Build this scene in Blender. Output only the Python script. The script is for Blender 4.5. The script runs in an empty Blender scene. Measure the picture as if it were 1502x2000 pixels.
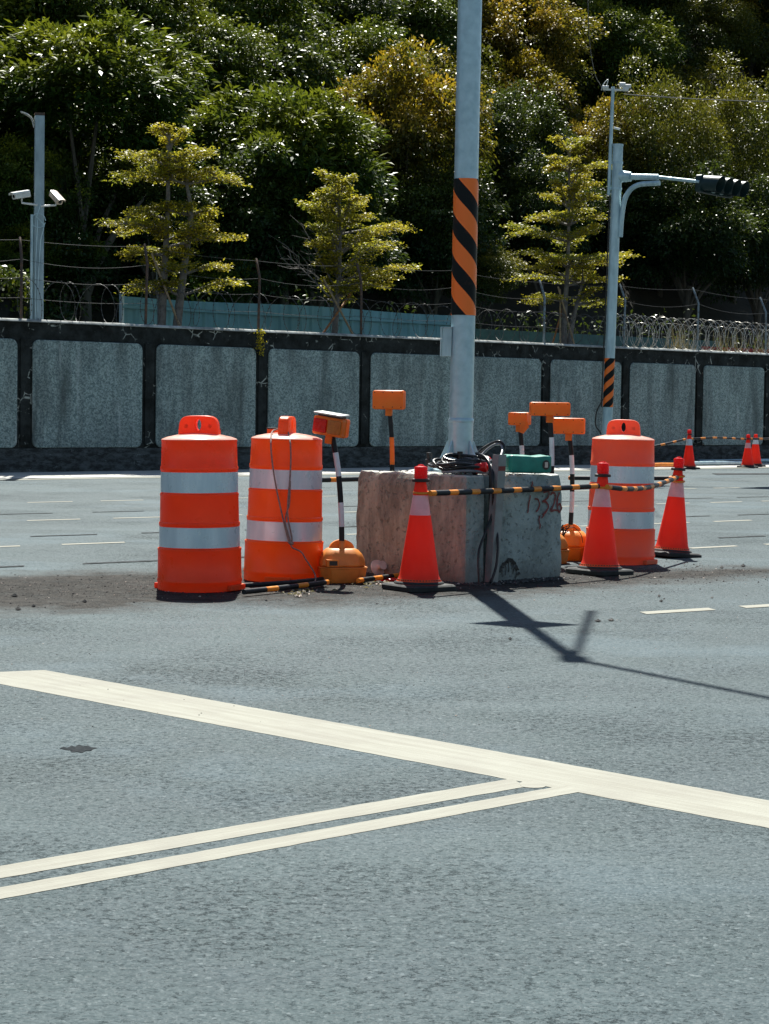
import bpy, bmesh, math, random
import numpy as np
from mathutils import Vector, Matrix, noise
R = math.radians
rnd = random.Random(7)
sc = bpy.context.scene
col = sc.collection

# ---------------------------------------------------------------- camera
F, CX, CY, CAMH = 4050.0, 751.0, 1000.0, 1.18
PITCH = math.atan(205 / F); ROLL = 0.014
cam_d = bpy.data.cameras.new('camera'); cam = bpy.data.objects.new('camera', cam_d); col.objects.link(cam)
RM = Matrix.Rotation(math.pi / 2 - PITCH, 3, 'X') @ Matrix.Rotation(ROLL, 3, 'Z')
cam.matrix_world = Matrix.Translation((0, 0, CAMH)) @ RM.to_4x4()
cam_d.sensor_fit = 'VERTICAL'; cam_d.sensor_height = 36; cam_d.lens = 36 * F / 2000
cam_d.clip_start = 0.1; cam_d.clip_end = 800
sc.camera = cam
# ---------------------------------------------------------------- sky, sun, exposure
SUN_EL, SUN_AZ = R(54), math.atan2(-0.072, 1.0)
w = bpy.data.worlds.new("World"); sc.world = w; w.use_nodes = True
nt = w.node_tree
sky = nt.nodes.new('ShaderNodeTexSky'); sky.sky_type = 'NISHITA'; sky.sun_disc = False
sky.sun_elevation = SUN_EL; sky.sun_rotation = SUN_AZ; sky.ozone_density = 1.0; sky.air_density = 1.2; sky.dust_density = 0.6
bg = nt.nodes['Background']; bg.inputs[1].default_value = 0.050
nt.links.new(sky.outputs[0], bg.inputs[0])
sd = bpy.data.lights.new('sun', 'SUN'); sd.energy = 4.9; sd.angle = R(0.5); sd.color = (1.0, 0.975, 0.90)
sun = bpy.data.objects.new('sun', sd); col.objects.link(sun); sun.location = (0, 20, 40)
sv = Vector((0.072, -1, 0)).normalized() * math.cos(SUN_EL) + Vector((0, 0, -math.sin(SUN_EL)))
sun.rotation_euler = sv.to_track_quat('-Z', 'Y').to_euler()
sc.view_settings.view_transform = 'Standard'; sc.view_settings.look = 'None'
sc.view_settings.exposure = 1.10; sc.view_settings.gamma = 1
sc.cycles.max_bounces = 8; sc.cycles.diffuse_bounces = 5; sc.cycles.transparent_max_bounces = 16

# ---------------------------------------------------------------- measuring helpers (photo pixel -> place)
def ray(x, y): return RM @ Vector(((x - CX) / F, -(y - CY) / F, -1))
def G(x, y, z=0.0):
    r = ray(x, y); t = (z - CAMH) / r.z
    return Vector((r.x * t, r.y * t, z))
def D(x, y, Y):
    r = ray(x, y); t = Y / r.y
    return Vector((r.x * t, Y, CAMH + r.z * t))
W0 = Vector((-6.40, 34.5)); WU = Vector((0.7286, 0.685)).normalized(); WN = Vector((-WU.y, WU.x))
def W(t, d=0.0, z=0.0):
    p = W0 + WU * t + WN * d
    return Vector((p.x, p.y, z))
def WX(x, y, d=0.0):
    """the point seen at pixel x, y on the upright plane parallel to the wall, d metres behind it"""
    r = ray(x, y); n = WN; k = (W0 + WN * d).dot(n) / (r.x * n.x + r.y * n.y)
    return Vector((r.x * k, r.y * k, CAMH + r.z * k))
WANG = math.atan2(WU.y, WU.x)

# ---------------------------------------------------------------- mesh builder
class MB:
    def __init__(s): s.v = []; s.f = []; s.m = []
    def add(s, vs, fs, m=0):
        o = len(s.v); s.v += [tuple(v) for v in vs]
        for f in fs: s.f.append([i + o for i in f]); s.m.append(m)
    def box(s, x0, x1, y0, y1, z0, z1, m=0, mx=None):
        vs = [Vector((x, y, z)) for z in (z0, z1) for y in (y0, y1) for x in (x0, x1)]
        if mx: vs = [mx @ v for v in vs]
        s.add(vs, [(0, 2, 3, 1), (4, 5, 7, 6), (0, 1, 5, 4), (2, 6, 7, 3), (0, 4, 6, 2), (1, 3, 7, 5)], m)
    def tube(s, path, r, n=10, m=0, caps=True):
        P = [Vector(p) for p in path]; N = len(P)
        rr = r if isinstance(r, (list, tuple)) else [r] * N
        o = len(s.v); up = None
        for i in range(N):
            t = (P[min(i + 1, N - 1)] - P[max(i - 1, 0)]).normalized()
            if up is None:
                a = Vector((0, 0, 1)) if abs(t.z) < .9 else Vector((1, 0, 0))
                up = (a - t * a.dot(t)).normalized()
            else:
                up = up - t * up.dot(t)
                up = up.normalized() if up.length > 1e-6 else t.orthogonal().normalized()
            b = t.cross(up)
            for k in range(n):
                a = 2 * math.pi * k / n
                s.v.append(tuple(P[i] + (up * math.cos(a) + b * math.sin(a)) * rr[i]))
        for i in range(N - 1):
            mm = m(i) if callable(m) else m
            for k in range(n):
                k2 = (k + 1) % n
                s.f.append([o + i * n + k, o + i * n + k2, o + (i + 1) * n + k2, o + (i + 1) * n + k]); s.m.append(mm)
        if caps:
            s.f.append([o + k for k in range(n)][::-1]); s.m.append(m(0) if callable(m) else m)
            s.f.append([o + (N - 1) * n + k for k in range(n)]); s.m.append(m(N - 2) if callable(m) else m)
    def lathe(s, prof, n=48, m=0, mx=None, cap=False):
        o = len(s.v); c = 0
        for (r, z) in prof:
            for k in range(n):
                a = 2 * math.pi * k / n
                v = Vector((r * math.cos(a), r * math.sin(a), z))
                s.v.append(tuple(mx @ v if mx else v))
        for i in range(len(prof) - 1):
            mm = m(i) if callable(m) else m
            for k in range(n):
                k2 = (k + 1) % n
                s.f.append([o + i * n + k, o + i * n + k2, o + (i + 1) * n + k2, o + (i + 1) * n + k]); s.m.append(mm)
        if cap:
            mm = m(0) if callable(m) else m
            s.f.append([o + k for k in range(n)][::-1]); s.m.append(mm)
            s.f.append([o + (len(prof) - 1) * n + k for k in range(n)]); s.m.append(mm)
    def prism(s, pts, d0, d1, m=0, mx=None):
        """polygon in x,z extruded along y"""
        n = len(pts)
        vs = [Vector((x, d0, z)) for x, z in pts] + [Vector((x, d1, z)) for x, z in pts]
        if mx: vs = [mx @ v for v in vs]
        s.add(vs, [list(range(n)), list(range(n, 2 * n))[::-1]] + [(i, i + n, (i + 1) % n + n, (i + 1) % n) for i in range(n)], m)
    def slab(s, pts, z0, z1, m=0, mx=None):
        """polygon in x,y extruded up"""
        n = len(pts)
        vs = [Vector((x, y, z0)) for x, y in pts] + [Vector((x, y, z1)) for x, y in pts]
        if mx: vs = [mx @ v for v in vs]
        s.add(vs, [list(range(n))[::-1], list(range(n, 2 * n))] + [(i, (i + 1) % n, (i + 1) % n + n, i + n) for i in range(n)], m)
    def build(s, name, mats, parent=None, smooth=35, bevel=0, fix=True):
        me = bpy.data.meshes.new(name); me.from_pydata(s.v, [], s.f)
        if not isinstance(mats, (list, tuple)): mats = [mats]
        for q in mats: me.materials.append(q)
        me.polygons.foreach_set('material_index', s.m)
        if fix:
            bm = bmesh.new(); bm.from_mesh(me); bmesh.ops.recalc_face_normals(bm, faces=bm.faces); bm.to_mesh(me); bm.free()
        if smooth:
            me.polygons.foreach_set('use_smooth', [True] * len(me.polygons))
            me.set_sharp_from_angle(angle=R(smooth))
        me.update()
        o = bpy.data.objects.new(name, me); col.objects.link(o)
        if parent: o.parent = parent
        if bevel:
            b = o.modifiers.new('bevel', 'BEVEL'); b.width = bevel; b.segments = 2; b.limit_method = 'ANGLE'; b.angle_limit = R(40)
        return o
def tag(o, label=None, cat=None, group=None, kind=None):
    if label: o['label'] = label
    if cat: o['category'] = cat
    if group: o['group'] = group
    if kind: o['kind'] = kind
    return o
def thing(name, label, cat, loc=(0, 0, 0), rz=0, group=None, tilt=(0, 0)):
    o = bpy.data.objects.new(name, None); col.objects.link(o); o.empty_display_size = .2
    o.location = loc; o.rotation_euler = (tilt[0], tilt[1], rz)
    return tag(o, label, cat, group)
def copy_tree(o, parent=None):
    c = o.copy(); col.objects.link(c)
    if parent: c.parent = parent
    for ch in list(o.children): copy_tree(ch, c)
    return c
def rounded(w, h, r, n=5):
    pts = []
    for cx, cy, a0 in ((w - r, h - r, 0), (-w + r, h - r, 90), (-w + r, -h + r, 180), (w - r, -h + r, 270)):
        for k in range(n + 1):
            a = R(a0 + 90 * k / n); pts.append((cx + r * math.cos(a), cy + r * math.sin(a)))
    return pts
def bez(pts, n=16):
    """smooth Catmull-Rom path through pts"""
    P = [Vector(p) for p in pts]; P = [P[0] * 2 - P[1]] + P + [P[-1] * 2 - P[-2]]; out = []
    for i in range(1, len(P) - 2):
        a, b, c, d = P[i - 1:i + 3]
        for k in range(n):
            t = k / n
            out.append(.5 * ((2 * b) + (c - a) * t + (2 * a - 5 * b + 4 * c - d) * t * t + (3 * b - a - 3 * c + d) * t ** 3))
    return out + [P[-2]]

# ---------------------------------------------------------------- materials
def new_mat(name):
    m = bpy.data.materials.new(name); m.use_nodes = True
    return m, m.node_tree, m.node_tree.nodes['Principled BSDF']
def N(nt, t, **k):
    n = nt.nodes.new(t)
    for a, b in k.items():
        if a == 'ins':
            for i, v in b.items(): n.inputs[i].default_value = v
        else: setattr(n, a, b)
    return n
def c4(c): return (c[0], c[1], c[2], 1)
def mix(nt, fac, a, b, mode='MIX'):
    n = nt.nodes.new('ShaderNodeMix'); n.data_type = 'RGBA'; n.blend_type = mode
    for sock, val in ((n.inputs[0], fac), (n.inputs[6], a), (n.inputs[7], b)):
        if isinstance(val, bpy.types.NodeSocket): nt.links.new(val, sock)
        elif isinstance(val, (int, float)): sock.default_value = val
        else: sock.default_value = c4(val)
    return n.outputs[2]
def math_(nt, op, a, b=0.0, c=0.0, clamp=False):
    n = nt.nodes.new('ShaderNodeMath'); n.operation = op; n.use_clamp = clamp
    for i, val in enumerate((a, b, c)):
        if isinstance(val, bpy.types.NodeSocket): nt.links.new(val, n.inputs[i])
        else: n.inputs[i].default_value = val
    return n.outputs[0]
def nz(nt, vec, scale, detail=4, rough=.55, dist=0.0, sc3=None):
    if sc3:
        mp = N(nt, 'ShaderNodeMapping'); mp.inputs['Scale'].default_value = sc3; nt.links.new(vec, mp.inputs[0]); vec = mp.outputs[0]
    n = N(nt, 'ShaderNodeTexNoise', ins={'Scale': scale, 'Detail': detail, 'Roughness': rough, 'Distortion': dist}); nt.links.new(vec, n.inputs['Vector'])
    return n.outputs[0]
def ramp(nt, v, lo, hi, a=0.0, b=1.0):
    n = N(nt, 'ShaderNodeMapRange', ins={1: lo, 2: hi, 3: a, 4: b}); n.clamp = True; nt.links.new(v, n.inputs[0])
    return n.outputs[0]
def bump(nt, bs, h, strength=.3, dist=.01):
    b = N(nt, 'ShaderNodeBump', ins={'Strength': strength, 'Distance': dist}); nt.links.new(h, b.inputs['Height']); nt.links.new(b.outputs[0], bs.inputs['Normal'])
    return b
def vec(nt, kind='Object'):
    return N(nt, 'ShaderNodeTexCoord').outputs[kind]
def mk(name, base, var=None, rough=.6, metal=0., ns=8., bmp=.0, bs=60., transl=0., tcol=None, lo=.4, hi=.65, spec=.5, sc3=None, coat=0.):
    m, nt, b = new_mat(name); v = vec(nt)
    b.inputs['Roughness'].default_value = rough; b.inputs['Metallic'].default_value = metal
    b.inputs['Specular IOR Level'].default_value = spec; b.inputs['Coat Weight'].default_value = coat
    if var: nt.links.new(mix(nt, ramp(nt, nz(nt, v, ns, 5, .6, sc3=sc3), lo, hi), base, var), b.inputs['Base Color'])
    else: b.inputs['Base Color'].default_value = c4(base)
    if var:
        nt.links.new(ramp(nt, nz(nt, v, ns * 2.3, 3), .3, .7, max(0, rough - .1), min(1, rough + .12)), b.inputs['Roughness'])
    if bmp: bump(nt, b, nz(nt, v, bs, 4), bmp, .01)
    if transl:
        t = N(nt, 'ShaderNodeBsdfTranslucent'); t.inputs[0].default_value = c4(tcol or base)
        mx = N(nt, 'ShaderNodeMixShader'); mx.inputs[0].default_value = transl
        nt.links.new(b.outputs[0], mx.inputs[1]); nt.links.new(t.outputs[0], mx.inputs[2])
        nt.links.new(mx.outputs[0], nt.nodes['Material Output'].inputs[0])
    return m

M = {}
M['barrel'] = mk('orange_plastic', (.88, .115, .022), (.76, .090, .02), .34, ns=5, bmp=.08, bs=9, transl=.42, tcol=(.95, .12, .02), lo=.35, hi=.7)
M['barrel_b'] = mk('orange_plastic_faded', (.88, .165, .018), (.78, .12, .016), .36, ns=5, bmp=.08, bs=9, transl=.42, tcol=(.95, .20, .02), lo=.35, hi=.7)
M['barrel_c'] = mk('orange_plastic_dusty', (.84, .165, .06), (.66, .17, .10), .45, ns=4, bmp=.1, bs=9, transl=.38, tcol=(.95, .16, .04), lo=.4, hi=.75)
M['band'] = mk('reflective_sheet', (.68, .80, .85), (.48, .60, .66), .32, .15, ns=7, sc3=(1, 1, .18), lo=.35, hi=.65)
M['band_b'] = mk('reflective_sheet_warm', (.78, .77, .81), (.54, .58, .64), .34, .15, ns=7, sc3=(1, 1, .18), lo=.35, hi=.65)
M['bleach'] = mk('sun_bleached_plastic', (.86, .50, .38), (.84, .66, .58), .28, ns=4, transl=.3, tcol=(.95, .25, .08))  # white sun glare on the barrel domes, painted as a pale colour
M['cone'] = mk('red_pvc', (.86, .040, .010), (.78, .032, .008), .6, ns=4, transl=.36, tcol=(.95, .06, .012), lo=.4, hi=.6)
M['cone_rim'] = mk('orange_pvc', (.85, .12, .02), (.7, .08, .02), .5, ns=9, transl=.3)
M['cone_w'] = mk('white_collar', (.62, .52, .55), (.50, .42, .46), .35, ns=12, transl=.25, tcol=(.8, .4, .4))
M['rubber'] = mk('black_rubber', (.018, .021, .022), (.035, .038, .037), .7, ns=8, spec=.25, bmp=.15, bs=40)
M['redlamp'] = mk('red_lens', (.78, .014, .010), (.62, .010, .008), .25, ns=20, transl=.35, tcol=(.95, .02, .012))
M['dark'] = mk('dark_plastic', (.018, .012, .012), None, .4)
M['blk'] = mk('black_tape', (.010, .013, .015), (.018, .021, .024), .45, ns=15, spec=.2)
M['yel'] = mk('amber_tape', (.82, .29, .02), (.70, .22, .02), .4, ns=15, transl=.15)
M['whitetape'] = mk('white_tape', (.66, .72, .76), (.52, .55, .58), .4, ns=14, lo=.35, hi=.7)
M['lamp'] = mk('orange_housing', (.92, .24, .016), (.84, .20, .014), .36, ns=10, transl=.30, bmp=.05, bs=30)
M['lampbase'] = mk('amber_dull_plastic', (.72, .26, .045), (.55, .19, .035), .45, ns=7, transl=.12, bmp=.08, bs=25)
M['lampbase2'] = mk('amber_plastic', (.85, .27, .02), (.7, .2, .02), .4, ns=7, transl=.15)
M['amberlens'] = mk('amber_lens', (.55, .20, .04), (.42, .14, .03), .15, ns=30, transl=.15)
M['panel'] = mk('solar_panel', (.62, .64, .60), (.5, .52, .5), .35, .0, ns=9)
M['steel'] = mk('galvanised_steel', (.44, .59, .65), (.33, .47, .53), .40, .45, ns=14, bmp=.05, bs=50, lo=.35, hi=.7)
M['steel_l'] = mk('pale_galvanised', (.52, .67, .70), (.33, .45, .49), .45, .3, ns=10, bmp=.05, bs=50, lo=.35, hi=.7, sc3=(1, 1, .3))
M['cpole'] = mk('pale_weathered_steel', (.34, .44, .48), (.22, .30, .33), .5, .2, ns=10, bmp=.05, bs=50, lo=.35, hi=.7, sc3=(1, 1, .3))
M['post'] = mk('weathered_steel', (.20, .25, .27), (.10, .08, .06), .6, .3, ns=12, lo=.45, hi=.7)
M['rust'] = mk('rusty_iron', (.06, .045, .035), (.13, .07, .04), .7, .2, ns=12)
M['wire'] = mk('wire_steel', (.075, .08, .08), (.05, .045, .04), .6, .3, ns=6)
M['wire_l'] = mk('wire_bright', (.50, .50, .47), (.25, .22, .18), .4, .4, ns=6)
M['cable'] = mk('black_cable', (.010, .010, .011), (.018, .018, .019), .30, ns=9, spec=.4)
M['cable_g'] = mk('grey_cable', (.22, .22, .23), (.14, .14, .15), .35, ns=9)
M['teal'] = mk('teal_plastic', (.015, .26, .20), (.012, .19, .15), .42, ns=9, bmp=.15, bs=14, transl=.1)
M['angle'] = mk('grey_steel_angle', (.24, .255, .255), (.17, .18, .175), .5, .2, ns=9)
M['white'] = mk('white_plastic', (.72, .73, .70), (.6, .6, .56), .35, ns=9)
M['cream'] = mk('cream_plastic', (.62, .50, .38), (.5, .36, .26), .4, ns=9)
M['beige'] = mk('dirty_pink_plastic', (.74, .62, .55), (.55, .42, .36), .5, ns=12)
M['glass'] = mk('dark_glass', (.01, .01, .012), None, .08)
M['signal'] = mk('signal_black', (.012, .030, .030), (.018, .040, .040), .45, ns=9, spec=.25)
M['siggreen'] = mk('signal_lens', (.35, .42, .40), None, .2)
M['rope'] = mk('rope_fibre', (.30, .22, .19), (.16, .12, .11), .8, ns=60, bmp=.6, bs=150)
M['redpaint'] = mk('red_spray', (.20, .020, .016), (.13, .02, .018), .6, ns=30)
M['blackpaint'] = mk('black_spray', (.010, .011, .011), None, .6)
M['bark'] = mk('bark', (.085, .075, .06), (.045, .04, .032), .85, ns=9, bmp=.5, bs=25, sc3=(1, 1, .3))
M['bark_l'] = mk('bark_pale', (.20, .185, .17), (.11, .10, .09), .8, ns=9, bmp=.4, bs=25)
M['stake'] = mk('bamboo_stake', (.36, .27, .15), (.22, .14, .08), .7, ns=9)
M['stake_o'] = mk('orange_stake', (.40, .17, .05), (.25, .10, .04), .7, ns=9)
M['stone'] = mk('stone_chip', (.050, .048, .046), (.022, .021, .020), .8, ns=14)
M['stone_l'] = mk('pale_chip', (.45, .40, .36), (.3, .22, .17), .8, ns=14)
M['dry'] = mk('dry_grass', (.20, .17, .08), (.10, .10, .04), .8, ns=6, transl=.3)
M['redfence'] = mk('red_board', (.35, .045, .035), (.2, .03, .03), .6, ns=6)
M['green_edge'] = mk('teal_board', (.05, .15, .14), (.03, .09, .09), .6, ns=4)

def asphalt():
    m, nt, b = new_mat('asphalt'); v = vec(nt)
    big = nz(nt, v, .35, 5, .6); mid = nz(nt, v, 2.2, 5, .65); fine = nz(nt, v, 60, 3, .7)
    vor = N(nt, 'ShaderNodeTexVoronoi', ins={'Scale': 95.0}); nt.links.new(v, vor.inputs['Vector'])
    vor2 = N(nt, 'ShaderNodeTexVoronoi', ins={'Scale': 42.0}); nt.links.new(v, vor2.inputs['Vector'])
    c = mix(nt, ramp(nt, big, .36, .64), (.030, .047, .050), (.046, .070, .075))
    c = mix(nt, ramp(nt, mid, .38, .70), c, (.042, .060, .067))
    rc = N(nt, 'ShaderNodeSeparateColor'); nt.links.new(vor.outputs['Color'], rc.inputs[0])
    c = mix(nt, ramp(nt, rc.outputs[0], 0, 1, -.0, .22), c, (.024, .034, .038))
    c = mix(nt, ramp(nt, rc.outputs[1], .955, .99, 0, .35), c, (.20, .235, .245))
    # worn open pits in runs
    wv = N(nt, 'ShaderNodeVectorMath', operation='MULTIPLY_ADD'); nn_ = N(nt, 'ShaderNodeTexNoise', ins={'Scale': 70.0, 'Detail': 3.0}); nt.links.new(v, nn_.inputs['Vector'])
    nt.links.new(nn_.outputs['Color'], wv.inputs[0]); wv.inputs[1].default_value = (.018, .012, 0); nt.links.new(v, wv.inputs[2])
    ve = N(nt, 'ShaderNodeTexVoronoi', feature='DISTANCE_TO_EDGE', ins={'Scale': 85.0}); nt.links.new(wv.outputs[0], ve.inputs['Vector'])
    area = ramp(nt, nz(nt, v, .75, 4, .65), .44, .66, .1, .8)
    gate = math_(nt, 'ADD', nz(nt, v, 34, 6, .85), math_(nt, 'MULTIPLY', area, .09))
    pit = math_(nt, 'MULTIPLY', math_(nt, 'MULTIPLY', ramp(nt, ve.outputs[0], .26, .06), ramp(nt, gate, .575, .615)), ramp(nt, area, 0, 1, .40, .80))
    c = mix(nt, ramp(nt, nz(nt, v, 150, 4, .8), .40, .56, .34, 0), c, (.024, .032, .035))
    c = mix(nt, ramp(nt, nz(nt, v, 110, 3, .8), .58, .68, 0, .35), c, (.17, .21, .215))
    c = mix(nt, pit, c, (.006, .009, .010))
    c = mix(nt, ramp(nt, nz(nt, v, .55, 4, .6), .52, .66, 0, .5), c, (.066, .100, .116))
    # ground-in soil along the island where the barrels stand
    a, bb = G(-300, 1165), G(1420, 1118); ang = math.atan2(bb.y - a.y, bb.x - a.x)
    mp = N(nt, 'ShaderNodeMapping', vector_type='TEXTURE'); mp.inputs['Location'].default_value = a; mp.inputs['Rotation'].default_value = (0, 0, ang)
    nt.links.new(v, mp.inputs[0]); sp = N(nt, 'ShaderNodeSeparateXYZ'); nt.links.new(mp.outputs[0], sp.inputs[0])
    L = (bb - a).length
    edge = math_(nt, 'ABSOLUTE', math_(nt, 'ADD', sp.outputs[1], -.05))
    tap = ramp(nt, sp.outputs[0], L * .55, L * 1.05, 0, .95)
    dist = math_(nt, 'ADD', edge, math_(nt, 'ADD', tap, math_(nt, 'MULTIPLY', math_(nt, 'ADD', nz(nt, v, 1.6, 6, .65), -.5), 1.5)))
    dm = ramp(nt, dist, 1.55, 1.0)
    soil = mix(nt, ramp(nt, nz(nt, v, 9, 6, .75), .38, .62), (.016, .0155, .0145), (.052, .049, .045))
    soil = mix(nt, ramp(nt, nz(nt, v, 90, 3, .8), .55, .64, 0, .8), soil, (.13, .115, .10))
    dmix = math_(nt, 'MULTIPLY', dm, ramp(nt, nz(nt, v, 5, 6, .8), .30, .50, .65, 1.0))
    c = mix(nt, dmix, c, soil)
    # pale tyre polish along the road
    mp2 = N(nt, 'ShaderNodeMapping'); mp2.inputs['Rotation'].default_value = (0, 0, -WANG); mp2.inputs['Scale'].default_value = (.12, 1.4, 1); nt.links.new(v, mp2.inputs[0])
    tr = N(nt, 'ShaderNodeTexNoise', ins={'Scale': 1.0, 'Detail': 5.0, 'Roughness': .6}); nt.links.new(mp2.outputs[0], tr.inputs['Vector'])
    c = mix(nt, math_(nt, 'MULTIPLY', ramp(nt, tr.outputs[0], .50, .70, 0, .5), math_(nt, 'SUBTRACT', 1.0, dm)), c, (.066, .090, .096))
    nt.links.new(c, b.inputs['Base Color'])
    nt.links.new(ramp(nt, rc.outputs[2], 0, 1, .62, .82), b.inputs['Roughness'])
    nt.links.new(math_(nt, 'MULTIPLY', math_(nt, 'SUBTRACT', 1.0, math_(nt, 'MAXIMUM', pit, math_(nt, 'MULTIPLY', dm,   .85))), .22), b.inputs['Specular IOR Level'])
    b.inputs['Specular IOR Level'].default_value = .26; b.inputs['Specular Tint'].default_value = (.74, .93, 1, 1)
    h = math_(nt, 'ADD', math_(nt, 'MULTIPLY', vor.outputs['Distance'], -.6), math_(nt, 'MULTIPLY', vor2.outputs['Distance'], -.5))
    h = math_(nt, 'SUBTRACT', h, math_(nt, 'MULTIPLY', pit, 2.2))
    h = math_(nt, 'ADD', h, math_(nt, 'MULTIPLY', fine, .5))
    bump(nt, b, h, .55, .010)
    return m
def paint():
    m, nt, b = new_mat('road_paint'); v = vec(nt)
    mp = N(nt, 'ShaderNodeMapping'); mp.inputs['Scale'].default_value = (1, 16, 1); nt.links.new(v, mp.inputs[0])
    st = N(nt, 'ShaderNodeTexNoise', ins={'Scale': 1.6, 'Detail': 6.0, 'Roughness': .6}); nt.links.new(mp.outputs[0], st.inputs['Vector'])
    c = mix(nt, ramp(nt, st.outputs[0], .40, .62), (.295, .295, .25), (.25, .245, .205))
    c = mix(nt, ramp(nt, nz(nt, v, 3, 5, .7), .45, .72, 0, .6), c, (.22, .21, .18))
    c = mix(nt, ramp(nt, nz(nt, v, 70, 4, .75), .60, .70, 0, .55), c, (.30, .29, .26))
    c = mix(nt, ramp(nt, nz(nt, v, 16, 6, .8), .66, .71, 0, .8), c, (.15, .15, .15))
    nt.links.new(c, b.inputs['Base Color']); b.inputs['Roughness'].default_value = .85; b.inputs['Specular IOR Level'].default_value = .2
    bump(nt, b, nz(nt, v, 90, 3), .5, .006)
    return m
def wall_frame():
    m, nt, b = new_mat('stained_concrete'); v = vec(nt)
    c = mix(nt, ramp(nt, nz(nt, v, 3, 6, .7), .40, .70), (.012, .014, .013), (.040, .048, .048))
    # lime runs and a cracked pattern
    run = ramp(nt, nz(nt, v, 9, 4, .7, sc3=(1, 1, .12)), .66, .74)
    c = mix(nt, math_(nt, 'MULTIPLY', run, ramp(nt, nz(nt, v, 1.7, 3), .45, .55)), c, (.28, .30, .28))
    vo = N(nt, 'ShaderNodeTexVoronoi', feature='DISTANCE_TO_EDGE', ins={'Scale': 4.5}); nt.links.new(v, vo.inputs['Vector'])
    cr = math_(nt, 'MULTIPLY', ramp(nt, vo.outputs[0], .045, .012), ramp(nt, nz(nt, v, 2.1, 5, .7), .54, .60))
    c = mix(nt, cr, c, (.34, .37, .34))
    nt.links.new(c, b.inputs['Base Color']); b.inputs['Roughness'].default_value = .9; b.inputs['Specular IOR Level'].default_value = .12
    bump(nt, b, nz(nt, v, 22, 6, .7), .5, .02)
    return m
def plinth():
    m, nt, b = new_mat('plinth_concrete'); v = vec(nt)
    c = mix(nt, ramp(nt, nz(nt, v, 5, 6, .75, sc3=(1, 1, 2.5)), .42, .62), (.028, .032, .032), (.085, .10, .105))
    c = mix(nt, ramp(nt, nz(nt, v, 3.0, 6, .8, sc3=(1, 1, 2)), .60, .68), c, (.17, .20, .21))
    nt.links.new(c, b.inputs['Base Color']); b.inputs['Roughness'].default_value = .9; b.inputs['Specular IOR Level'].default_value = .12
    bump(nt, b, nz(nt, v, 22, 6, .7), .5, .02)
    return m
def pebble():
    m, nt, b = new_mat('pebbledash'); v = vec(nt)
    vo = N(nt, 'ShaderNodeTexVoronoi', ins={'Scale': 44.0}); nt.links.new(v, vo.inputs['Vector'])
    sp = N(nt, 'ShaderNodeSeparateColor'); nt.links.new(vo.outputs['Color'], sp.inputs[0])
    c = mix(nt, ramp(nt, sp.outputs[0], .15, .85), (.125, .185, .185), (.33, .42, .405))
    streak = nz(nt, v, 2.6, 5, .65, sc3=(1, 1, .16)); c = mix(nt, ramp(nt, streak, .46, .70, 0, .78), c, (.045, .060, .060))
    c = mix(nt, ramp(nt, nz(nt, v, .9, 4, .6), .45, .7, 0, .35), c, (.06, .07, .07))
    st2 = nz(nt, v, 5.5, 4, .6, sc3=(1, 1, .10)); c = mix(nt, ramp(nt, st2, .60, .72, 0, .45), c, (.50, .55, .55))
    nt.links.new(c, b.inputs['Base Color']); b.inputs['Roughness'].default_value = .85
    bump(nt, b, math_(nt, 'MULTIPLY', vo.outputs['Distance'], -1.0), .5, .02)
    return m
def block_mat():
    m, nt, b = new_mat('cast_concrete'); v = vec(nt)
    c = mix(nt, ramp(nt, nz(nt, v, 4.2, 8, .78), .40, .62), (.33, .385, .37), (.18, .215, .205))
    # rust-brown run-off staining on the side the poured form left brown (local -y face is grey)
    sp = N(nt, 'ShaderNodeSeparateXYZ'); nt.links.new(v, sp.inputs[0])
    side = ramp(nt, math_(nt, 'ADD', math_(nt, 'MULTIPLY', sp.outputs[0], -1.0), math_(nt, 'MULTIPLY', math_(nt, 'ADD', nz(nt, v, 7, 6, .75), -.5), .22)), -.03, .03)
    brown = mix(nt, ramp(nt, nz(nt, v, 4.5, 7, .75, sc3=(1, 1, .35)), .42, .60), (.46, .385, .285), (.20, .165, .12))
    brown = mix(nt, ramp(nt, nz(nt, v, 7, 4, .6, sc3=(1, 1, .08)), .60, .70, 0, .40), brown, (.33, .15, .07))
    c = mix(nt, math_(nt, 'MULTIPLY', side, .88), c, brown)
    c = mix(nt, ramp(nt, nz(nt, v, 21, 8, .9), .63, .69, 0, .8), c, (.055, .052, .046))
    c = mix(nt, ramp(nt, nz(nt, v, 2.0, 5, .7, sc3=(1, 1, .3)), .56, .70, 0, .6), c, (.30, .32, .30))
    top = ramp(nt, sp.outputs[2], .712, .722); c = mix(nt, math_(nt, 'MULTIPLY', top, .8), c, (.50, .50, .46))  # top whitened in colour to strengthen the sunlit rim
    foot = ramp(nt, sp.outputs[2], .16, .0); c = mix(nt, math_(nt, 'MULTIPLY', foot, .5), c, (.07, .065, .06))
    nt.links.new(c, b.inputs['Base Color']); b.inputs['Roughness'].default_value = .88
    h = math_(nt, 'ADD', nz(nt, v, 14, 7, .75), math_(nt, 'MULTIPLY', ramp(nt, nz(nt, v, 30, 3, .6), .60, .68), -1.2))
    bump(nt, b, h, .8, .018)
    return m
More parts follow.
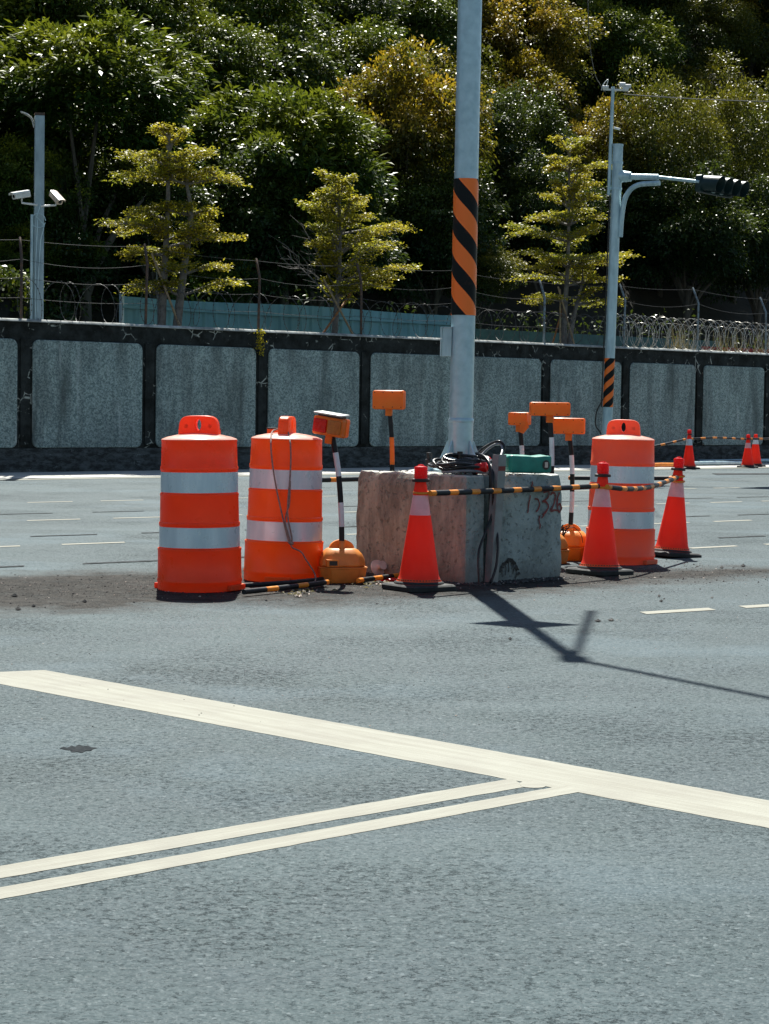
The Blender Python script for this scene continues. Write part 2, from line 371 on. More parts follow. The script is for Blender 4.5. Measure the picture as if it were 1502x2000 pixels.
def leaf_mat(name, a, bcol, tip, tl=.42, rough=.42, tipf=.5):
    m, nt, b = new_mat(name)
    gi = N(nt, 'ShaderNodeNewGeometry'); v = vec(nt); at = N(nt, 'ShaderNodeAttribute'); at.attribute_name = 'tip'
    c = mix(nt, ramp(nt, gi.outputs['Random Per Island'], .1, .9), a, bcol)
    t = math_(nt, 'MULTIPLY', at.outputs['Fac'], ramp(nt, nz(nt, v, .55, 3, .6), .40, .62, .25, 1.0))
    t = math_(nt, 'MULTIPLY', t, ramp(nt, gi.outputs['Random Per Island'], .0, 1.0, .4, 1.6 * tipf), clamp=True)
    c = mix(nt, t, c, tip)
    nt.links.new(c, b.inputs['Base Color']); b.inputs['Roughness'].default_value = rough; b.inputs['Specular IOR Level'].default_value = .19
    tr = N(nt, 'ShaderNodeBsdfTranslucent')
    nt.links.new(mix(nt, .35, c, (.16, .20, .01)), tr.inputs[0])
    mx = N(nt, 'ShaderNodeMixShader'); mx.inputs[0].default_value = tl
    nt.links.new(b.outputs[0], mx.inputs[1]); nt.links.new(tr.outputs[0], mx.inputs[2]); nt.links.new(mx.outputs[0], nt.nodes['Material Output'].inputs[0])
    return m
M['asphalt'] = asphalt(); M['paint'] = paint(); M['wframe'] = wall_frame(); M['pebble'] = pebble(); M['plinth'] = plinth(); M['block'] = block_mat()
M['cap'] = mk('coping_concrete', (.42, .44, .42), (.20, .21, .20), .85, ns=4, bmp=.4, bs=30, lo=.4, hi=.6)
M['gutter'] = mk('gutter_concrete', (.46, .45, .41), (.32, .32, .30), .85, ns=3, bmp=.4, bs=30)
M['oldmark'] = mk('ground_off_marking', (.020, .024, .026), (.060, .068, .072), .9, ns=9, bmp=.4, bs=60, spec=.1)
M['soil'] = mk('forest_floor', (.012, .013, .008), (.022, .020, .012), .95, ns=2, bmp=.6, bs=6)
M['corr'] = mk('teal_sheet_metal', (.16, .38, .43), (.11, .29, .33), .5, .0, ns=2.0, sc3=(1, 1, .3))
M['leaf_green'] = leaf_mat('leaf_green', (.016, .048, .011), (.040, .090, .015), (.48, .47, .026), tl=.30)
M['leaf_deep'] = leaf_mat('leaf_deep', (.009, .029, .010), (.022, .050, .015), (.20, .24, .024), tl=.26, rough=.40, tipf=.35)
M['leaf_olive'] = leaf_mat('leaf_olive', (.026, .046, .010), (.054, .074, .013), (.50, .38, .026), tl=.30)
M['leaf_amber'] = leaf_mat('leaf_amber', (.028, .044, .010), (.060, .068, .013), (.66, .40, .026), tl=.42, tipf=.9)
M['leaf_tier'] = leaf_mat('leaf_tier', (.10, .14, .020), (.24, .26, .026), (.60, .46, .034), tl=.54, tipf=.9)

def stripe_wrap(name, dirn, pitch, z0, thick=.5, seam=True):
    m, nt, b = new_mat(name); v = vec(nt); sp = N(nt, 'ShaderNodeSeparateXYZ'); nt.links.new(v, sp.inputs[0])
    a = math_(nt, 'ARCTAN2', sp.outputs[1], sp.outputs[0])
    a = math_(nt, 'MULTIPLY', a, 2 * dirn / (2 * math.pi))
    u = math_(nt, 'FRACT', math_(nt, 'ADD', math_(nt, 'DIVIDE', sp.outputs[2], pitch), math_(nt, 'ADD', a, z0 + 10)))
    k = math_(nt, 'GREATER_THAN', u, thick)
    c = mix(nt, k, (1.0, .175, .008), (.010, .013, .014))
    c = mix(nt, ramp(nt, nz(nt, v, 9, 5, .7), .55, .85, 0, .12), c, (.5, .12, .03))
    nt.links.new(c, b.inputs['Base Color']); b.inputs['Roughness'].default_value = .42; nt.links.new(ramp(nt, k, 0, 1, .5, .10), b.inputs['Specular IOR Level'])
    return m

# ================================================================ SETTING
mb = MB(); mb.add([(-260, -60, 0), (260, -60, 0), (260, 420, 0), (-260, 420, 0)], [(0, 1, 2, 3)])
tag(mb.build('road', M['asphalt'], smooth=0), 'grey asphalt junction', kind='structure').pop('label', None)
def sheet(name, quads, m, z=.004, ang=0, org=(0, 0, 0)):
    o = Vector(org); Ri = Matrix.Rotation(-ang, 3, 'Z'); mb = MB()
    for q in quads: mb.add([Ri @ (Vector((p[0], p[1], 0)) - Vector((o.x, o.y, 0))) for p in q], [tuple(range(len(q)))])
    ob = mb.build(name, m, smooth=0, fix=False); ob.location = (o.x, o.y, z); ob.rotation_euler.z = ang; ob['kind'] = 'structure'
    return ob
def ragged(a, b, c, d, step=.06, amp=.006, seed=1):
    """four corners -> outline with slightly uneven painted edges"""
    q = random.Random(seed); out = []
    for p0, p1 in ((a, b), (b, c), (c, d), (d, a)):
        n = max(1, int((p1 - p0).length / step))
        for k in range(n):
            p = p0.lerp(p1, k / n)
            out.append(p + Vector((q.uniform(-amp, amp), q.uniform(-amp, amp), 0)) * (0 if k == 0 else 1))
    return out
# stop line (upper edge, lower edge)
sa, sb = G(86, 1309), G(1502, 1564); ta, tb = G(-40, 1329), G(1502, 1618)
sb2 = sb + (sb - sa) * .6; tb2 = tb + (tb - ta) * .6; ta2 = ta + (ta - tb).normalized() * .25
sang = math.atan2(sb.y - sa.y, sb.x - sa.x)
sheet('stop_line', [ragged(sa, sb2, tb2, ta2, .05, .0025)], M['paint'], .0012, sang, sa)
for k, (y0, y1, x2, ya, yb) in enumerate(((1692, 1715, 1000, 1521, 1537), (1734, 1757, 1105, 1534, 1547))):
    a, b_, c_, d_ = G(0, y0), G(x2, ya), G(x2 + 28, yb), G(0, y1)
    ext = (a - b_) * .8
    an = math.atan2(b_.y - a.y, b_.x - a.x)
    sheet('lane_line', [ragged(a + ext, b_, c_, d_ + ext, .05, .002, k)], M['paint'], .0013, an, a)
# small worn round mark and scuff where the lines meet
c0 = G(1040, 1533); mb = MB()
ring = [(math.cos(a) * .04, math.sin(a) * .05) for a in [2 * math.pi * k / 20 for k in range(20)]]
mb.add([(c0.x + x * (1 + .25 * rnd.random()), c0.y + y * 1.2, 0) for x, y in ring], [tuple(range(20))])
o = mb.build('survey_mark', M['paint'], smooth=0, fix=False); o.location.z = .0018; o['kind'] = 'structure'
# guide dashes: rows through two pixels, pitch 1 m, dash .56 m
def dash_row(p, q, first, m, wd=.10, extra=(-14, 16), name='guide_line', pitch=1.0, ln=.56, kmin=None):
    a, b_ = G(*p), G(*q); u = (b_ - a).normalized(); n = Vector((-u.y, u.x, 0)) * wd / 2; qs = []
    s0 = G(*first); t0 = (s0 - a).dot(u)
    for k in range(extra[0], extra[1]):
        c = a + u * (t0 + k * pitch); e = c + u * ln
        sk = u * .05
        qs.append([c - n - sk, e - n, e + n + sk, c + n])
    sheet(name, qs, m, .003 if m is M['paint'] else .0045, math.atan2(u.y, u.x), a)
dash_row((88, 981), (1424, 953), (50, 981), M['paint'])
dash_row((93, 1016), (1414, 981), (48, 1016), M['paint'])
dash_row((174, 1062), (1448, 1017), (120, 1063), M['paint'])
dash_row((1330, 1072), (1500, 1063.5), (1341, 1070), M['paint'], extra=(-4, 12))
dash_row((1314, 1194.5), (1480, 1184.5), (1250, 1196), M['paint'], wd=.12, extra=(0, 8), pitch=.80, ln=.50)
dash_row((42, 1004), (1385, 973), (0, 1005), M['oldmark'], wd=.07, ln=.60, pitch=1.13)
dash_row((115, 1046.5), (1385, 1008), (60, 1047.5), M['oldmark'], wd=.08, ln=.62, pitch=1.13)
dash_row((224, 1099), (1415, 1050.5), (165, 1101), M['oldmark'], wd=.08, ln=.60, pitch=1.13)
# wall-foot strip and the bright edge line
def wall_strip(name, d0, d1, m, z):
    qs = []
    for k in range(-10, 18): qs.append([W(k * 3, d0), W(k * 3 + 3, d0), W(k * 3 + 3, d1), W(k * 3, d1)])
    sheet(name, qs, m, z, WANG, W(0, 0))
wall_strip('gutter', -2.45, -.06, M['gutter'], .004)
wall_strip('edge_line', -2.95, -2.70, M['paint'], .005)
# shadow-like dark patch painted as a flat sheet, then a road patch
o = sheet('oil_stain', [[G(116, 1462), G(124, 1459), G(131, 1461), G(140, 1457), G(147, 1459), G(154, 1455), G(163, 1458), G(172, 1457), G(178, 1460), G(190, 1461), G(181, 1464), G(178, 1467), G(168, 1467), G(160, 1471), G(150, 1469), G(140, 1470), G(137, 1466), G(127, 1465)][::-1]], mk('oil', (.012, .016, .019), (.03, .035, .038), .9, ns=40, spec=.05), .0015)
sheet('road_patch', [[G(1390, 925), G(1500, 924), G(1520, 927), G(1400, 928)]], M['oldmark'], .006)

# hillside
def hz(d): return 0.0 if d < 6 else (d - 6) * .88
mb = MB(); nt_, nd_ = 46, 26; vs = []; fs = []
for i in range(nt_ + 1):
    for j in range(nd_ + 1):
        t = -40 + i * 2.4; d = j * 1.6 + .3
        p = W(t, d, hz(d) + (0 if d < 6 else noise.noise(Vector((t * .2, d * .2, 3))) * 1.0)); vs.append(p)
for i in range(nt_):
    for j in range(nd_):
        a = i * (nd_ + 1) + j; fs.append((a, a + nd_ + 1, a + nd_ + 2, a + 1))
mb.add(vs, fs); mb.build('hillside', M['soil'], smooth=80)['kind'] = 'structure'

# ================================================================ PERIMETER WALL
HW = 2.57; PITCHW = 2.58; T0 = .456
wall = thing('concrete_wall', 'long dark stained concrete perimeter wall with pebble-dash panels behind the road', 'wall', W(0), WANG)
mb = MB(); T_A, T_B = T0 - 5 * PITCHW, T0 + 14 * PITCHW
mb.box(T_A, T_B, 0, .22, 0, HW - .05)
mb.build('wall_frame', M['wframe'], wall, smooth=0)
mb = MB()
for k in range(-5, 14):   # slightly proud pilasters
    mb.box(T0 + k * PITCHW - .09, T0 + k * PITCHW + .09, -.035, -.001, .46, HW - .34)
mb.build('pilaster_strip', M['wframe'], wall, smooth=0)
mb = MB(); pr = [(-.05, HW - .048), (-.05, HW - .036), (-.030, HW - .012), (.0, HW), (.26, HW), (.26, HW - .048)]
n_ = int((T_B - T_A) / .16); vs = []
for i in range(n_ + 1):
    x = T_A + (T_B - T_A) * i / n_; w_ = .012 * noise.noise(Vector((x * 2.3, 0, 1))) + .006 * noise.noise(Vector((x * 9, 0, 1)))
    vs += [(x, y_ + (w_ if j < 3 else 0), z_ + (w_ * .5 if j in (1, 2, 3) else 0)) for j, (y_, z_) in enumerate(pr)]
mb.add(vs, [(i * 6 + j, i * 6 + (j + 1) % 6, i * 6 + 6 + (j + 1) % 6, i * 6 + 6 + j) for i in range(n_) for j in range(6)])
mb.build('coping', M['cap'], wall, smooth=0)
mb = MB(); mb.box(T_A, T_B, -.07, -.002, .002, .22); mb.box(T_A, T_B, -.045, -.002, .222, .40); mb.build('plinth', M['plinth'], wall, smooth=0)
for k in range(-5, 14):
    mb = MB(); cx = T0 + (k + .5) * PITCHW
    mb.prism([(cx + x, (2.24 + .40) / 2 + z) for x, z in rounded(PITCHW / 2 - .15, .91, .12, 6)], -.03, -.001)
    mb.build('wall_panel', M['pebble'], wall, smooth=30, bevel=.012)

# ================================================================ FENCE ON THE WALL
fence = thing('barbed_wire_fence', 'barbed wire strands on cranked steel posts along the top of the concrete wall', 'fence', W(0, 0, HW), WANG)
hts = {}
for k in range(-3, 12):
    t = T0 + k * PITCHW + (0.0 if k < 4 else .05)
    mb = MB(); h1 = 1.02 + .06 * math.sin(k * 2.1); lean = .03 * math.sin(k * 1.3)
    top = Vector((t + lean + .16, .10 + .30, h1 + .36))
    mb.tube([(t, .10, 0), (t + lean, .10, h1), top], .024, 8)
    hts[k] = (t, lean, h1, top)
    mb.build('fence_post', M['post'] if k > 3 else M['rust'], fence, smooth=50)
for j, fr in enumerate((.35, .68, .98, 1.25)):
    mb = MB(); path = []
    for k in range(-3, 12):
        t, lean, h1, top = hts[k]
        base = Vector((t, .10, 0)); el = Vector((t + lean, .10, h1))
        p = base.lerp(el, fr) if fr <= 1 else el.lerp(top, (fr - 1) * 3.6)
        path.append(p)
    full = []
    for a, b_ in zip(path, path[1:]):
        for q in range(8):
            u = q / 8; full.append(a.lerp(b_, u) - Vector((0, 0, .10 * 4 * u * (1 - u) * (.4 + .6 * ((j * 7) % 3) / 2))))
    full.append(path[-1]); mb.tube(full, .003, 4, caps=False)
    for q in range(0, len(full) - 1):
        for uu in (.15, .5, .85):
            p = full[q].lerp(full[q + 1], uu); mb.tube([p + Vector((0, 0, .018)), p - Vector((.01, 0, .018))], .002, 3)
    mb.build('wire_strand', M['wire'], fence, smooth=0, fix=False)
def coil(name, label, t0, t1, rad, pitch, mat, seed, dense=1.0, y=.15, up=0):
    th = thing(name, label, 'razor wire', W(t0, y, HW + up), WANG, 'razor wire coils on the wall')
    q = random.Random(seed); mb = MB(); n = int((t1 - t0) / pitch * 22); path = []
    for i in range(n):
        a = i / 22 * 2 * math.pi; rr = rad * (1 + .16 * noise.noise(Vector((i * .045, seed, 0))))
        path.append(Vector((i / 22 * pitch + .13 * math.sin(a * .5 + seed) + .1 * noise.noise(Vector((i * .03, 9, seed))), math.cos(a) * rr * .8, rad * .97 + math.sin(a) * rr)))
    mb.tube(path, .0045, 4, caps=False)
    for i in range(0, n - 1, 1):
        p = path[i]; d = (path[i + 1] - p).normalized(); s = d.cross(Vector((0, 1, 0))).normalized() * .016
        mb.add([p + d * .02, p + s, p - d * .02, p - s], [(0, 1, 2, 3)])
    mb.build('coiled_wire', mat, th, smooth=0, fix=False)
    return th
coil('razor_wire', 'sagging dark razor wire coil on the wall left of the big pole', -12, 10.6, .34, .42, M['wire'], 3)
coil('razor_wire', 'rusty razor wire coil on the wall between the big pole and the signal pole', 10.7, 15.6, .33, .36, M['wire'], 8)
coil('razor_wire', 'bright tangled razor wire coil on the wall right of the signal pole', 15.7, 31, .36, .17, M['wire_l'], 5)
coil('razor_wire', 'second bright razor wire coil lying low behind the tangled one on the right', 16.2, 31, .30, .24, M['wire_l'], 15, y=.45)
# dry grass and a leafy weed poking through the coil on the right
q = random.Random(4); mb = MB()
for i in range(130):
    t = q.choice([18.2, 18.5, 19.9, 20.6, 21.5]) + q.gauss(0, .16); h = q.uniform(.15, .75); a = q.uniform(0, 6.28); l = q.uniform(.05, .3)
    b0 = W(t, .45 + q.uniform(-.1, .1), HW - .02)
    mb.add([b0, b0 + Vector((.012, 0, 0)), b0 + Vector((math.cos(a) * l, math.sin(a) * l, h))], [(0, 1, 2)])
tag(mb.build('dry_grass', M['dry'], smooth=0, fix=False), kind='stuff')
# red board on the wall far right
rb = thing('red_board', 'faded red board lying behind the razor wire at the far right', 'board', W(19.4, .6, HW - .02), WANG)
mb = MB(); mb.box(0, 6.5, 0, .04, 0, .14); mb.build('board', M['redfence'], rb, smooth=0)

# teal corrugated sheet fence
TA, TB = WX(240, 572, 3.0), WX(905, 620, 3.0)
cf = thing('corrugated_fence', 'teal corrugated sheet metal fence behind the wall and the small trees', 'fence', (TA.x, TA.y, 0), WANG)
Lc = (Vector((TB.x, TB.y)) - Vector((TA.x, TA.y))).length; mb = MB(); n = int(Lc / .04); vs = []
for i in range(n + 1):
    x = i * Lc / n; ph = i % 7; yy = -.045 if ph in (0, 1) else 0.0
    vs += [(x, yy, .0), (x, yy, 3.23 - .02 * math.sin(x))]
mb.add(vs, [(2 * i, 2 * i + 2, 2 * i + 3, 2 * i + 1) for i in range(n)]); o = mb.build('sheet', M['corr'], cf, smooth=0, fix=False)
so = o.modifiers.new('thick', 'SOLIDIFY'); so.thickness = .004
mb = MB(); mb.box(-.05, Lc, -.075, -.034, 3.0, 3.05); mb.build('rail', M['corr'], cf, smooth=0)
mb = MB(); mb.box(-.07, -.01, -.06, .02, 0, 3.27); mb.build('end_post', M['steel_l'], cf, smooth=0)
mb = MB(); mb.box(0, 9, 0, .05, 0, 3.0); o = mb.build('low_green_board', M['green_edge'], smooth=0)
p = WX(930, 640, 3.4); o.location = (p.x, p.y, -.02); o.rotation_euler.z = WANG
tag(o, 'dark green low board fence between the big pole and the signal pole', 'fence')
# dark retaining wall at left behind fence
rw = thing('retaining_wall', 'dark mossy concrete retaining wall behind the camera pole at the left', 'wall', W(-14, 3.6), WANG)
mb = MB(); mb.box(0, 16.8, 0, .3, 0, 3.55); mb.build('concrete_face', M['wframe'], rw, smooth=0)

# ================================================================ FOLIAGE
def leaf_mesh(name, pts, dirs, nrm, ln, wd, tip, mat):
    """one folded diamond leaf per point; numpy"""
    n = len(pts); s = np.cross(dirs, nrm); s /= (np.linalg.norm(s, axis=1, keepdims=True) + 1e-9)
    up = np.cross(s, dirs)
    v = np.empty((n, 4, 3)); L = ln[:, None]; Wd = wd[:, None]
    v[:, 0] = pts; v[:, 1] = pts + dirs * L * .45 + s * Wd * .5 + up * Wd * .12
    v[:, 2] = pts + dirs * L - up * L * .10; v[:, 3] = pts + dirs * L * .45 - s * Wd * .5 + up * Wd * .12
    me = bpy.data.meshes.new(name); me.vertices.add(n * 4); me.vertices.foreach_set('co', v.reshape(-1))
    me.loops.add(n * 4); me.loops.foreach_set('vertex_index', np.arange(n * 4, dtype=np.int32))
    me.polygons.add(n); me.polygons.foreach_set('loop_start', np.arange(0, n * 4, 4, dtype=np.int32))
    me.materials.append(mat)
    a = me.attributes.new('tip', 'FLOAT', 'POINT'); a.data.foreach_set('value', np.repeat(tip, 4).astype(np.float32))
    me.update(calc_edges=True)
    return me
def unit(a): return a / (np.linalg.norm(a, axis=1, keepdims=True) + 1e-9)
def crown_mesh(name, seed, mat, nclump=60, per=330, rx=1.0, rz=.8, ll=.13, lw=.055, droop=.5, fr=(.20, .36)):
    """unit crown of radius ~1.8 m: leaf clumps on an uneven ellipsoid, gaps in between"""
    g = np.random.default_rng(seed); P = []; Dn = []; Nn = []; T = []
    for c in range(nclump):
        a = g.uniform(0, 2 * np.pi); zz = g.uniform(-.85, 1.0); rr = math.sqrt(max(0, 1 - zz * zz)) * g.uniform(.70, 1.10)
        lump = 1 + .62 * noise.noise(Vector((math.cos(a) * 1.5, math.sin(a) * 1.5, zz * 1.7 + seed))) + .25 * noise.noise(Vector((math.cos(a) * 4, math.sin(a) * 4, zz * 4 + seed)))
        cen = np.array([math.cos(a) * rr * rx, math.sin(a) * rr * rx, zz * rz]) * 1.8 * lump
        cr = g.uniform(*fr) * 1.8; m_ = int(per * (cr / 1.8 / .26) ** 1.6)
        d = unit(g.normal(size=(m_, 3))); d[:, 2] = np.where(d[:, 2] < -.35, -d[:, 2], d[:, 2])
        rad = cr * g.uniform(.35, 1.0, m_) ** .5 * (1 + .35 * (g.random(m_) > .88))
        st = np.array([1.0, 1.0, g.uniform(.6, 1.25)])
        p = cen + d * rad[:, None] * st
        out = unit(p * np.array([1, 1, .5]) + d * .9)
        dr = unit(out + g.normal(size=(m_, 3)) * .6 + np.array([0, 0, -droop]))
        nn = unit(np.array([0, 0, 1.0]) + g.normal(size=(m_, 3)) * .6 + out * .35)
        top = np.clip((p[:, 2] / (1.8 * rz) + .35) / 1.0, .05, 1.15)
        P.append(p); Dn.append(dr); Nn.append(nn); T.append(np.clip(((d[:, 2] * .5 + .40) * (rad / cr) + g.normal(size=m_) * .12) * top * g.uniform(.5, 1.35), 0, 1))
    P, Dn, Nn, T = map(np.concatenate, (P, Dn, Nn, T)); n = len(P)
    return leaf_mesh(name, P, Dn, Nn, ll * g.uniform(.7, 1.3, n), lw * g.uniform(.7, 1.3, n), T, mat)
CR = {}
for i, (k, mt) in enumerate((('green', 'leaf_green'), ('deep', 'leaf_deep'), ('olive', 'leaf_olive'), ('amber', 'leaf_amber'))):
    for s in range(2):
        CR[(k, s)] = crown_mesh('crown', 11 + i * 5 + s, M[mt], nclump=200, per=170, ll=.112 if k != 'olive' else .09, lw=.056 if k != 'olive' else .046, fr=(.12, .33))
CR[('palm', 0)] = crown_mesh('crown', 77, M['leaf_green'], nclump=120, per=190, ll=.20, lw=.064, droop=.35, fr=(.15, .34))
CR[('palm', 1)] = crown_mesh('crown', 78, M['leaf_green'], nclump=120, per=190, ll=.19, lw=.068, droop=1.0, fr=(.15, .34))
trunk_me = None
def trunk_mesh(seed):
    q = random.Random(seed); mb = MB()
    mb.tube(bez([(0, 0, -1.2), (.05, .02, .2), (q.uniform(-.15, .15), .05, 1.0)], 5), [.16 - .006 * i for i in range(11)], 8)
    for k in range(7):
        a = k * .9 + q.uniform(0, .4); r = q.uniform(.7, 1.35)
        mb.tube(bez([(0, 0, .3 + .1 * k), (math.cos(a) * r * .4, math.sin(a) * r * .4, .75 + .1 * k), (math.cos(a) * r, math.sin(a) * r, 1.1 + .16 * k)], 4), [.065, .06, .055, .05, .045, .035, .03, .022, .012], 6)
    return mb.build('trunk', M['bark'], smooth=50)
tm = [trunk_mesh(1), trunk_mesh(2)]; tmd = [o.data for o in tm]
for o in tm: bpy.data.objects.remove(o)
def big_tree(x, y, R0, kind, label, hab=2.6, rzs=1.0, ks=1.35, name='hillside_tree', group='trees on the hillside behind the wall', d=None):
    """crown centred on pixel x,y; finds the distance at which the hill lies hab metres below it"""
    if d is None:
        d = 6.5
        for _ in range(60):
            p = WX(x, y, d)
            if p.z - hz(d) <= hab: break
            d += .25
    p = WX(x, y, d); ground = hz(d) - .3
    th = thing(name, label, 'tree', (p.x, p.y, ground), rnd.uniform(0, 6.28), group)
    H = p.z - ground
    var = rnd.randrange(2)
    c = bpy.data.objects.new('crown', CR[(kind, var)]); col.objects.link(c); c.parent = th; c.location = (0, 0, H); c.rotation_euler = (0, 0, rnd.uniform(0, 6.28))
    s = R0 / 1.8; c.scale = (s * 1.1, s * 1.1, s * rzs * ks)
    t = bpy.data.objects.new('trunk', tmd[var]); col.objects.link(t); t.parent = th
    k = H / 1.9; t.scale = (s, s, max(.3, k)); t.location.z = .3
    return th
TR = [
 (165, 195, 2.0, 'palm', 'wide drooping-leaved tree overhanging the dark hollow beside the camera pole', 5.5, .55),
 (12, 385, .95, 'green', 'bright leafy bush at the left edge beside the white security camera', 3.2, .9),
 (30, 505, .75, 'green', 'low green bush left of the camera pole just above the wall', 2.2, .7),
 (60, 60, 1.7, 'green', 'feathery green tree in the top left corner of the hillside', 2.6, .9),
 (260, 60, 1.8, 'green', 'dense green tree above the overhanging canopy at the upper left', 2.6, .8),
 (440, 50, 1.8, 'green', 'rounded green tree at the top, first left of the dark gap on the hill', 2.6, .8),
 (390, 175, 1.6, 'green', 'green tree right above the tallest tiered tree', 2.8, .8),
 (520, 175, 1.4, 'palm', 'green tree with hanging leaves above the big compound-leaved tree', 2.8, .7),
 (560, 330, 1.8, 'palm', 'large-leaved green tree between the two left tiered trees', 4.6, .72),
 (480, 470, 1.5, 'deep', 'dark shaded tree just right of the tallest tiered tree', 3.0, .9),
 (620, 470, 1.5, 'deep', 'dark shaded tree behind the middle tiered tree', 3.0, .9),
 (300, 420, 1.3, 'deep', 'dark shaded tree behind the trunk of the tallest tiered tree', 3.0, .8),
 (640, 60, 1.6, 'deep', 'dark rounded tree near the top centre of the hillside', 2.6, .85),
 (700, 170, 1.5, 'green', 'green-tipped tree above the middle tiered tree', 2.8, .8),
 (800, 80, 1.5, 'green', 'green tree at the top just left of the big pole', 2.6, .85),
 (790, 300, 1.7, 'amber', 'yellow-brown leaved tree left of the big pole behind the middle tiered tree', 4.0, 1.1),
 (850, 470, 1.3, 'deep', 'dark tree behind the striped wrap of the big pole', 3.0, 1.0),
 (1010, 120, 1.8, 'amber', 'orange-topped tree at the top right of the big pole', 2.8, .9),
 (1000, 300, 1.4, 'deep', 'dark green tree right of the big pole above the right tiered tree', 3.4, .9),
 (1060, 430, 1.2, 'deep', 'dark tree right behind the right tiered tree', 3.0, 1.0),
 (1190, 130, 1.7, 'green', 'glossy green tree behind the top of the signal pole', 2.8, .9),
 (1330, 70, 1.8, 'olive', 'olive tree at the top between signal pole and right edge', 2.7, .8),
 (1470, 60, 1.7, 'amber', 'yellow-tinged tree in the top right corner', 2.7, .9),
 (1290, 320, 1.55, 'olive', 'tall olive bushy tree above the traffic signal head', 4.2, 1.25),
 (1440, 330, 1.5, 'olive', 'olive bushy tree at the right edge above the signal head', 4.2, 1.3),
 (1340, 470, 1.6, 'deep', 'dark green bushy tree below the traffic signal head', 3.2, .9),
 (1480, 490, 1.4, 'deep', 'dark bush with small pale flowers at the right edge', 3.2, 1.0),
 (1180, 330, 1.2, 'amber', 'yellow-tipped tree just behind the signal pole', 3.2, 1.1),
 (930, 540, .9, 'olive', 'low olive shrub between the big pole and the right tiered tree', 2.6, .7),
 (130, 500, .6, 'palm', 'small broad-leaved shrub right of the camera pole above the vines', 2.0, .6),
 (420, 560, .8, 'green', 'low green shrub above the left end of the teal fence', 2.0, .6),
]
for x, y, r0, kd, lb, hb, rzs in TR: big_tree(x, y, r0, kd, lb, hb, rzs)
# the unremarkable trees of the slope above and outside the frame
q = random.Random(21)
fill = [(x + (y % 7) * 12, y) for y in (-60, 10, 120, 240, 360, 450, -170) for x in range(-330, 1860, 170)]
fill += [(-520, 420), (-700, 440), (-540, 250), (-720, 260), (-540, 80), (-720, 90), (-540, -80), (-730, -90), (-900, 350), (-900, 150), (-900, -40), (-440, -170), (-150, 120), (-200, 300), (-140, 450), (1640, 150), (1660, 330), (1650, 480), (-300, 480), (1800, 470), (-330, 330), (1820, 300)]
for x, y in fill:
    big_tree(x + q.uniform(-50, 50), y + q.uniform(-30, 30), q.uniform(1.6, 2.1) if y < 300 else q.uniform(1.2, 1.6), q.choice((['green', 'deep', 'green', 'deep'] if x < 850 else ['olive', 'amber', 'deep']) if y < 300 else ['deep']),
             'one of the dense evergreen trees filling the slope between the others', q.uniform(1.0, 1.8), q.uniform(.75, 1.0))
# creeping vines over the retaining wall at left
g = np.random.default_rng(5); n = 9000
t = g.uniform(-12, 3.0, n); zt = 3.55 + .28 * np.sin(t * 1.3) * g.uniform(.2, 1, n) - np.abs(g.normal(size=n)) * .30 + .10
P = np.array([list(W(a, 3.45 + g.uniform(-.30, .2), z)) for a, z in zip(t, zt)])
Dn = unit(g.normal(size=(n, 3)) * .6 + np.array([0, -.6, -.5])); Nn = unit(g.normal(size=(n, 3)) * .5 + np.array([0, -.3, 1]))
me = leaf_mesh('vines', P, Dn, Nn, .10 * g.uniform(.7, 1.3, n), .07 * g.uniform(.7, 1.3, n), g.uniform(0, .7, n), M['leaf_green'])
o = bpy.data.objects.new('creeping_vines', me); col.objects.link(o)
tag(o, 'creeping green vines hanging over the dark retaining wall at the left', 'vines')
# low growth behind the razor wire (uncountable)
n = 26000; t = g.uniform(-12, 32, n); dd = g.uniform(4.2, 7.2, n)
zz = (1.0 + 1.6 * g.uniform(0, 1, n) ** .7) * (1 + .3 * np.sin(t * 1.9) + .2 * np.sin(t * 4.3))
P = np.array([list(W(a, d_, z)) for a, d_, z in zip(t, dd, zz)])
Dn = unit(g.normal(size=(n, 3)) + np.array([0, -.3, -.3])); Nn = unit(g.normal(size=(n, 3)) * .6 + np.array([0, 0, 1]))
me = leaf_mesh('undergrowth', P, Dn, Nn, .13 * g.uniform(.7, 1.3, n), .06 * g.uniform(.7, 1.3, n), g.uniform(0, .5, n), M['leaf_deep'])
o = bpy.data.objects.new('undergrowth', me); col.objects.link(o); o['kind'] = 'stuff'

